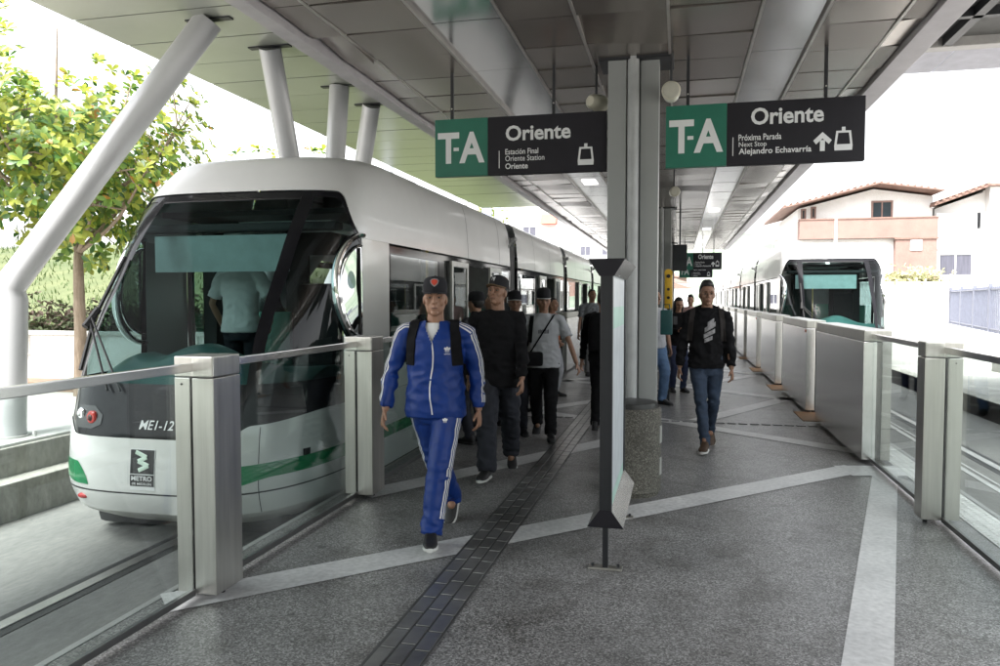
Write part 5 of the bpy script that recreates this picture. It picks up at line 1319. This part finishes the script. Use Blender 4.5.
# white street wall
RENDER = worn('white_render', (.66, .65, .62), (.78, .77, .75), .8, .85, bump=.1)
t = thing('street_wall', 'low white rendered wall across the street behind the tree', 'wall', (-14, 11.9, 0))
mb = MB(); mb.box(-10, 7.5, 0, .22, -.1, .93); mb.build('wall', RENDER, t, 0)
mb = MB(); mb.box(-10, 7.5, -.06, .28, .933, 1.0, .01); mb.build('coping', worn('coping', (.5, .49, .46), (.62, .61, .58), 2), t, 0)
mb = MB()
for k in range(5): mb.box(-9 + k * 3.6, -8.7 + k * 3.6, -.05, 0, .55, .93, .006)
mb.build('buttress', RENDER, t, 0)
mb = MB(); mb.box(-24, -6.6, 11.2, 11.88, -.1, .12, .03); struct(mb.build('planting_bed', worn('red_soil', (.16, .09, .06), (.26, .17, .12), 5, .95, bump=.8), None, 0))
t = thing('kerb_rail', 'dark timber edging along the far side of the street', 'edging', (-14, 10.95, 0)); mb = MB(); mb.box(-10, 7.3, 0, .12, -.05, .16, .01); mb.build('board', mat('timber', (.18, .12, .08), .8, bump=.4), t, 0)

# ------------------------------------------------------------------ houses on the right
TERRA = worn('terracotta_render', (.21, .135, .115), (.26, .17, .145), .9, .9, bump=.1)
WALLW = worn('house_white', (.70, .69, .67), (.80, .79, .78), .7, .9, bump=.1)
TILE = mat('roof_tile_red', (.20, .125, .10), .8, 0, .25, 6)
GLZ = mat('house_glass', (.03, .04, .05), .1); GLZ2 = mat('curtain_glass', (.09, .09, .115), .25, 0, .2, 3, stretch=(4, 1, .3))
t = thing('house', 'white and terracotta two-storey house with gabled tile roof', 'house', (9.5, 43, 0))
B = lambda mb, x0, x1, y0, y1, z0, z1, b=0: mb.box(x0 - 9.5, x1 - 9.5, y0 - 43, y1 - 43, z0, z1, b)
mb = MB(); mb.prism([(6.2 - 9.5, 0), (12.8 - 9.5, 0), (12.8 - 9.5, 6.95), (9.95 - 9.5, 7.40), (6.2 - 9.5, 6.45)], 'y', 0.9, 9); mb.build('wall', WALLW, t, 0)
mb = MB(); B(mb, 6.19, 7.90, 43, 43.9, 4.76, 5.76); B(mb, 8.06, 12.82, 43, 43.9, 4.76, 5.76); B(mb, 10.86, 12.8, 43.05, 43.9, 0, 4.75); mb.build('terracotta_front', TERRA, t, 0)
mb = MB(); B(mb, 6.15, 7.92, 42.96, 43.4, 5.762, 5.82); B(mb, 8.04, 12.86, 42.96, 43.4, 5.762, 5.82); B(mb, 10.8, 12.86, 42.98, 43.2, 4.68, 4.755); mb.build('parapet_coping', TILE, t, 0)
mb = MB(); B(mb, 6.2, 10.85, 43.4, 43.9, 2.9, 4.75); B(mb, 7.905, 8.055, 43.1, 43.9, 2.4, 5.9); mb.build('lower_wall', WALLW, t, 0)
def roof(x0, z0, x1, z1, th=.07, y0=42.6, y1=52.4):
    P = [(x0 - 9.5, z0), (x1 - 9.5, z1), (x1 - 9.5, z1 + th), (x0 - 9.5, z0 + th)]; return P
mb = MB(); mb.prism(roof(5.3, 6.38, 9.95, 7.52), 'y', -.4, 9.5); mb.prism(roof(9.95, 7.52, 12.95, 7.05), 'y', -.4, 9.5)
for k in range(24):
    x = 5.4 + k * .31; z = 6.40 + (x - 5.3) * .245 if x < 9.95 else 7.52 - (x - 9.95) * .157
    mb.tube([(x - 9.5, -.42, z + .10), (x - 9.5, 9.4, z + .10)], .045, 8)
mb.build('roof', TILE, t, 30)
def window(par, x0, x1, z0, z1, y, fm, gm, mull=1, ox=9.5, oy=43):
    f = MB(); w_ = .09; X0, X1, Y = x0 - ox, x1 - ox, y - oy
    f.box(X0, X1, Y - .05, Y + .03, z0, z0 + w_); f.box(X0, X1, Y - .05, Y + .03, z1 - w_, z1); f.box(X0, X0 + w_, Y - .05, Y + .03, z0 + w_, z1 - w_); f.box(X1 - w_, X1, Y - .05, Y + .03, z0 + w_, z1 - w_)
    for k in range(mull):
        x = X0 + (X1 - X0) * (k + 1) / (mull + 1); f.box(x - .03, x + .03, Y - .04, Y + .03, z0 + w_, z1 - w_)
    fo = f.build('window', fm, par, 0)
    g = MB(); g.box(X0 + w_, X1 - w_, Y - .01, Y + .02, z0 + w_, z1 - w_); g.build('pane', gm, fo, 0)
window(t, 9.85, 10.90, 5.84, 6.78, 43.9, TERRA, GLZ)
window(t, 6.35, 6.62, 5.85, 6.45, 43.9, TERRA, GLZ, 0); window(t, 6.85, 7.12, 5.9, 6.55, 43.9, TERRA, GLZ, 0)
mb = MB(); B(mb, 11.55, 12.1, 43.0, 43.05, 4.1, 4.62); mb.build('wall_plate', mat('plate_pale', (.7, .72, .78), .5), t, 0)
mb = MB(); B(mb, 11.7, 11.98, 42.985, 43.0, 4.2, 4.5); mb.build('plate_print', mat('plate_blue', (.25, .3, .5), .5), t, 0)
t = thing('house', 'white house at the right edge with a sloping tile roof and wide window', 'house', (15.5, 43.5, 0))
mb = MB(); mb.prism([(12.95 - 15.5, 0), (19 - 15.5, 0), (19 - 15.5, 7.2), (15.2 - 15.5, 7.2), (15.2 - 15.5, 7.1), (12.95 - 15.5, 6.3)], 'y', .6, 9); mb.build('wall', WALLW, t, 0)
mb = MB(); mb.box(12.9 - 15.5, 3.5, 0.0, .6, 0, 6.0); mb.box(15.3 - 15.5, 3.5, .0, .6, 6.0, 7.3); mb.build('front_wall', WALLW, t, 0)
mb = MB(); mb.box(12.92 - 15.5, 3.5, -.08, .0, 4.10, 4.18); mb.build('ledge', mat('ledge_grey', (.35, .35, .36), .8), t, 0)
mb = MB(); mb.prism([(12.65 - 15.5, 6.35), (15.2 - 15.5, 7.28), (15.2 - 15.5, 7.4), (12.65 - 15.5, 6.47)], 'y', -.5, 9.5)
for k in range(9): x = 12.75 + k * .29; mb.tube([(x - 15.5, -.55, 6.50 + (x - 12.65) * .365), (x - 15.5, 9.5, 6.50 + (x - 12.65) * .365)], .075, 8)
mb.box(15.2 - 15.5, 3.8, -.3, 9.4, 7.32, 7.42); mb.build('roof', TILE, t, 30)
window(t, 12.98, 14.62, 2.75, 3.96, 43.5, WALLW, GLZ2, 1, 15.5, 43.5); window(t, 15.9, 17.4, 2.75, 3.96, 43.5, WALLW, GLZ2, 1, 15.5, 43.5); window(t, 14.75, 14.9, 5.2, 6.0, 43.5, DARKMET, GLZ, 0, 15.5, 43.5)
t = thing('boundary_wall', 'plain white boundary wall in front of the terracotta house', 'wall', (8, 40, 0))
mb = MB(); mb.box(-4, 4.4, 0, .25, 0, 2.35); mb.build('wall', WALLW, t, 0); mb = MB(); mb.box(-4.05, 4.45, -.05, .3, 2.353, 2.42, .01); mb.build('coping', WALLW, t, 0)
shrub_mass('shrub', 'pale overexposed shrub over the white boundary wall', [(9.6, 40.6, 2.2), (12.2, 40.6, 2.2)], .7, .6, 500, .22, [mat('overexposed_leaf', (.55, .52, .34), .8, translucent=.3), mat('overexposed_leaf_green', (.45, .46, .28), .8, translucent=.3)], 6, 'shrub')  # leaf colour lightened to stand in for overexposure
t = thing('railing_fence', 'tall white bar fence on a low wall at the right edge', 'fence', (10.0, 26, 0))
mb = MB(); d = Vector((2.6, 14.2, 0)); 
for k in range(56):
    c = d * (k / 55 * 1.15 - .15); mb.tube([(c.x, c.y, .4), (c.x, c.y, 2.05)], .026, 6)
for z in (.55, 1.95): mb.tube([d * -.15 + Vector((0, 0, z)), d + Vector((0, 0, z))], .03, 6)
mb.build('bars', mat('fence_paint', (.13, .14, .18), .5), t, 40)
for k in range(6):
    c = d * (k / 5 * 1.15 - .15); mb = MB(); mb.box(c.x - .06, c.x + .06, c.y - .06, c.y + .06, 0, 2.15, .01); mb.build('post', mat('fence_paint', ()), t, 0)
mb = MB(); mb.prism([(d.x * -.15 - .12, d.y * -.15), (d.x * -.15 + .12, d.y * -.15), (d.x + .12, d.y), (d.x - .12, d.y)], 'z', 0, .42); mb.build('plinth', WALLW, t, 0)
t = thing('planter_wall', 'low pale concrete planter beyond the right track', 'planter', (7.6, 17.5, 0))
mb = MB(); mb.box(-.9, .9, -1.2, 1.2, 0, .38, .03); mb.build('body', CONC_D, t, 0)
mb = MB(); mb.box(-.75, .75, -1.05, 1.05, .36, .40); mb.build('soil', mat('planter_soil', (.2, .17, .13), .95), t, 0)

# ------------------------------------------------------------------ far left: mast, frames, pale blocks, hill
t = thing('floodlight_mast', 'slim leaning floodlight mast above the left tram roof', 'mast', (-6.2, 30, 0))
mb = MB(); mb.tube([(0, 0, 0), (-.42, 0, 6.0)], [.12, .08], 12); mb.build('pole', mat('mast_paint', ()), t)
for k in (-1, 1):
    mb = MB(); mb.box(-.42 + k * .28 - .12, -.42 + k * .28 + .12, -.1, .1, 5.9, 6.05, .02); mb.build('floodlight', mat('bracket_grey', ()), t, 0)
mb = MB(); mb.tube([(-.75, 0, 5.95), (-.1, 0, 5.95)], .03, 8); mb.build('crossarm', mat('mast_paint', ()), t)
t = thing('gantry', 'thin grey sign gantry frame above the left tram roof', 'gantry', (-9.0, 35, 0))
mb = MB(); mb.tube([(-.9, 0, 0), (-.9, 0, 6.2), (1.0, 0, 6.2), (1.0, 0, 0)], .06, 8); mb.build('frame', mat('bracket_grey', ()), t)
mb = MB(); mb.box(-.1, .35, -.04, .04, 5.3, 6.0); mb.box(.5, .8, -.04, .04, 5.3, 6.0); mb.build('sign_plate', mat('plate_blue_grey', (.3, .33, .45), .5), t, 0)
for (x, y, w_, dpt, h, lab, red) in ((-15, 66, 9, 8, 9.5, 'overexposed pale block with a red awning beyond the tram roof', True), (-27, 58, 12, 9, 8.5, 'wide pale building behind the trees on the left', False), (-8.5, 92, 8, 8, 9, 'pale distant block near the end of the left tram', False), (18, 95, 12, 9, 9, 'pale distant block beyond the right tram', False)):
    t = thing('pale_building', lab, 'building', (x, y, 0))
    mb = MB(); mb.box(-w_ / 2, w_ / 2, 0, dpt, 0, h); mb.build('wall', WALLW, t, 0)
    mb = MB(); mb.box(-w_ / 2 - .2, w_ / 2 + .2, -.2, dpt + .2, h + .002, h + .25); mb.build('roof', mat('flat_roof', (.5, .48, .46), .8), t, 0)
    for fl in range(int(h // 2.9)):
        for k in range(int(w_ // 2.6)):
            x0 = -w_ / 2 + .8 + k * 2.6; window(t, x + x0, x + x0 + 1.3, 1.0 + fl * 2.9, 2.2 + fl * 2.9, y, mat('frame_pale', (.5, .5, .52), .6), GLZ2, 1, x, y)
    if red: mb = MB(); mb.prism([(0, 8.1), (0, 9.0), (-.9, 8.1)], 'x', 3.2, 4.6); mb.build('awning', mat('awning_red', (.5, .12, .08), .7), t, 0)
mb = MB(); mb.grid(lambda u, v: (-300 + 600 * u, 130 + 300 * v, -2 + 50 * sm(0, 1, v) * (.6 + .5 * noise.noise(Vector((u * 5, v * 2, 1)))) + 1.5 * noise.noise(Vector((u * 40, v * 20, 3)))), 120, 50)
struct(mb.build('hill', worn('hill_green', (.10, .15, .10), (.22, .25, .20), .06, .95), None, 180, fix=False))
mb = MB(); mb.grid(lambda u, v: (-160 + 320 * u, -75 - 90 * v, -1 + 34 * sm(0, 1, v) + 5 * sm(0, .15, v) * (1 + noise.noise(Vector((u * 22, v * 6, 9))))), 90, 24)  # unseen hill added behind the camera to darken the horizon in reflections
struct(mb.build('hill', worn('unseen_dark_hill', (.03, .05, .025), (.07, .09, .045), .25, .95), None, 180, fix=False))
rg = random.Random(9)
for k in range(16):
    x = rg.uniform(-70, 40); y = rg.uniform(140, 230); v = (y - 130) / 300; h = rg.uniform(5, 9); w_ = rg.uniform(6, 11)
    zb = -2 + 50 * sm(0, 1, v) * (.6 + .5 * noise.noise(Vector(((x + 300) / 600 * 5, v * 2, 1)))) - 1
    t = thing('hillside_house', 'small pale house on the far hillside', 'house', (x, y, zb), rg.uniform(-.4, .4), 'houses on the far hillside')
    mb = MB(); mb.box(-w_ / 2, w_ / 2, 0, w_ * .8, -3, h); mb.build('wall', [WALLW, TERRA, WALLW][k % 3], t, 0)
    mb = MB(); mb.prism([(-w_ / 2 - .3, h), (w_ / 2 + .3, h), (0, h + 1.6)], 'y', -.3, w_ * .8 + .3); mb.build('roof', TILE, t, 0)
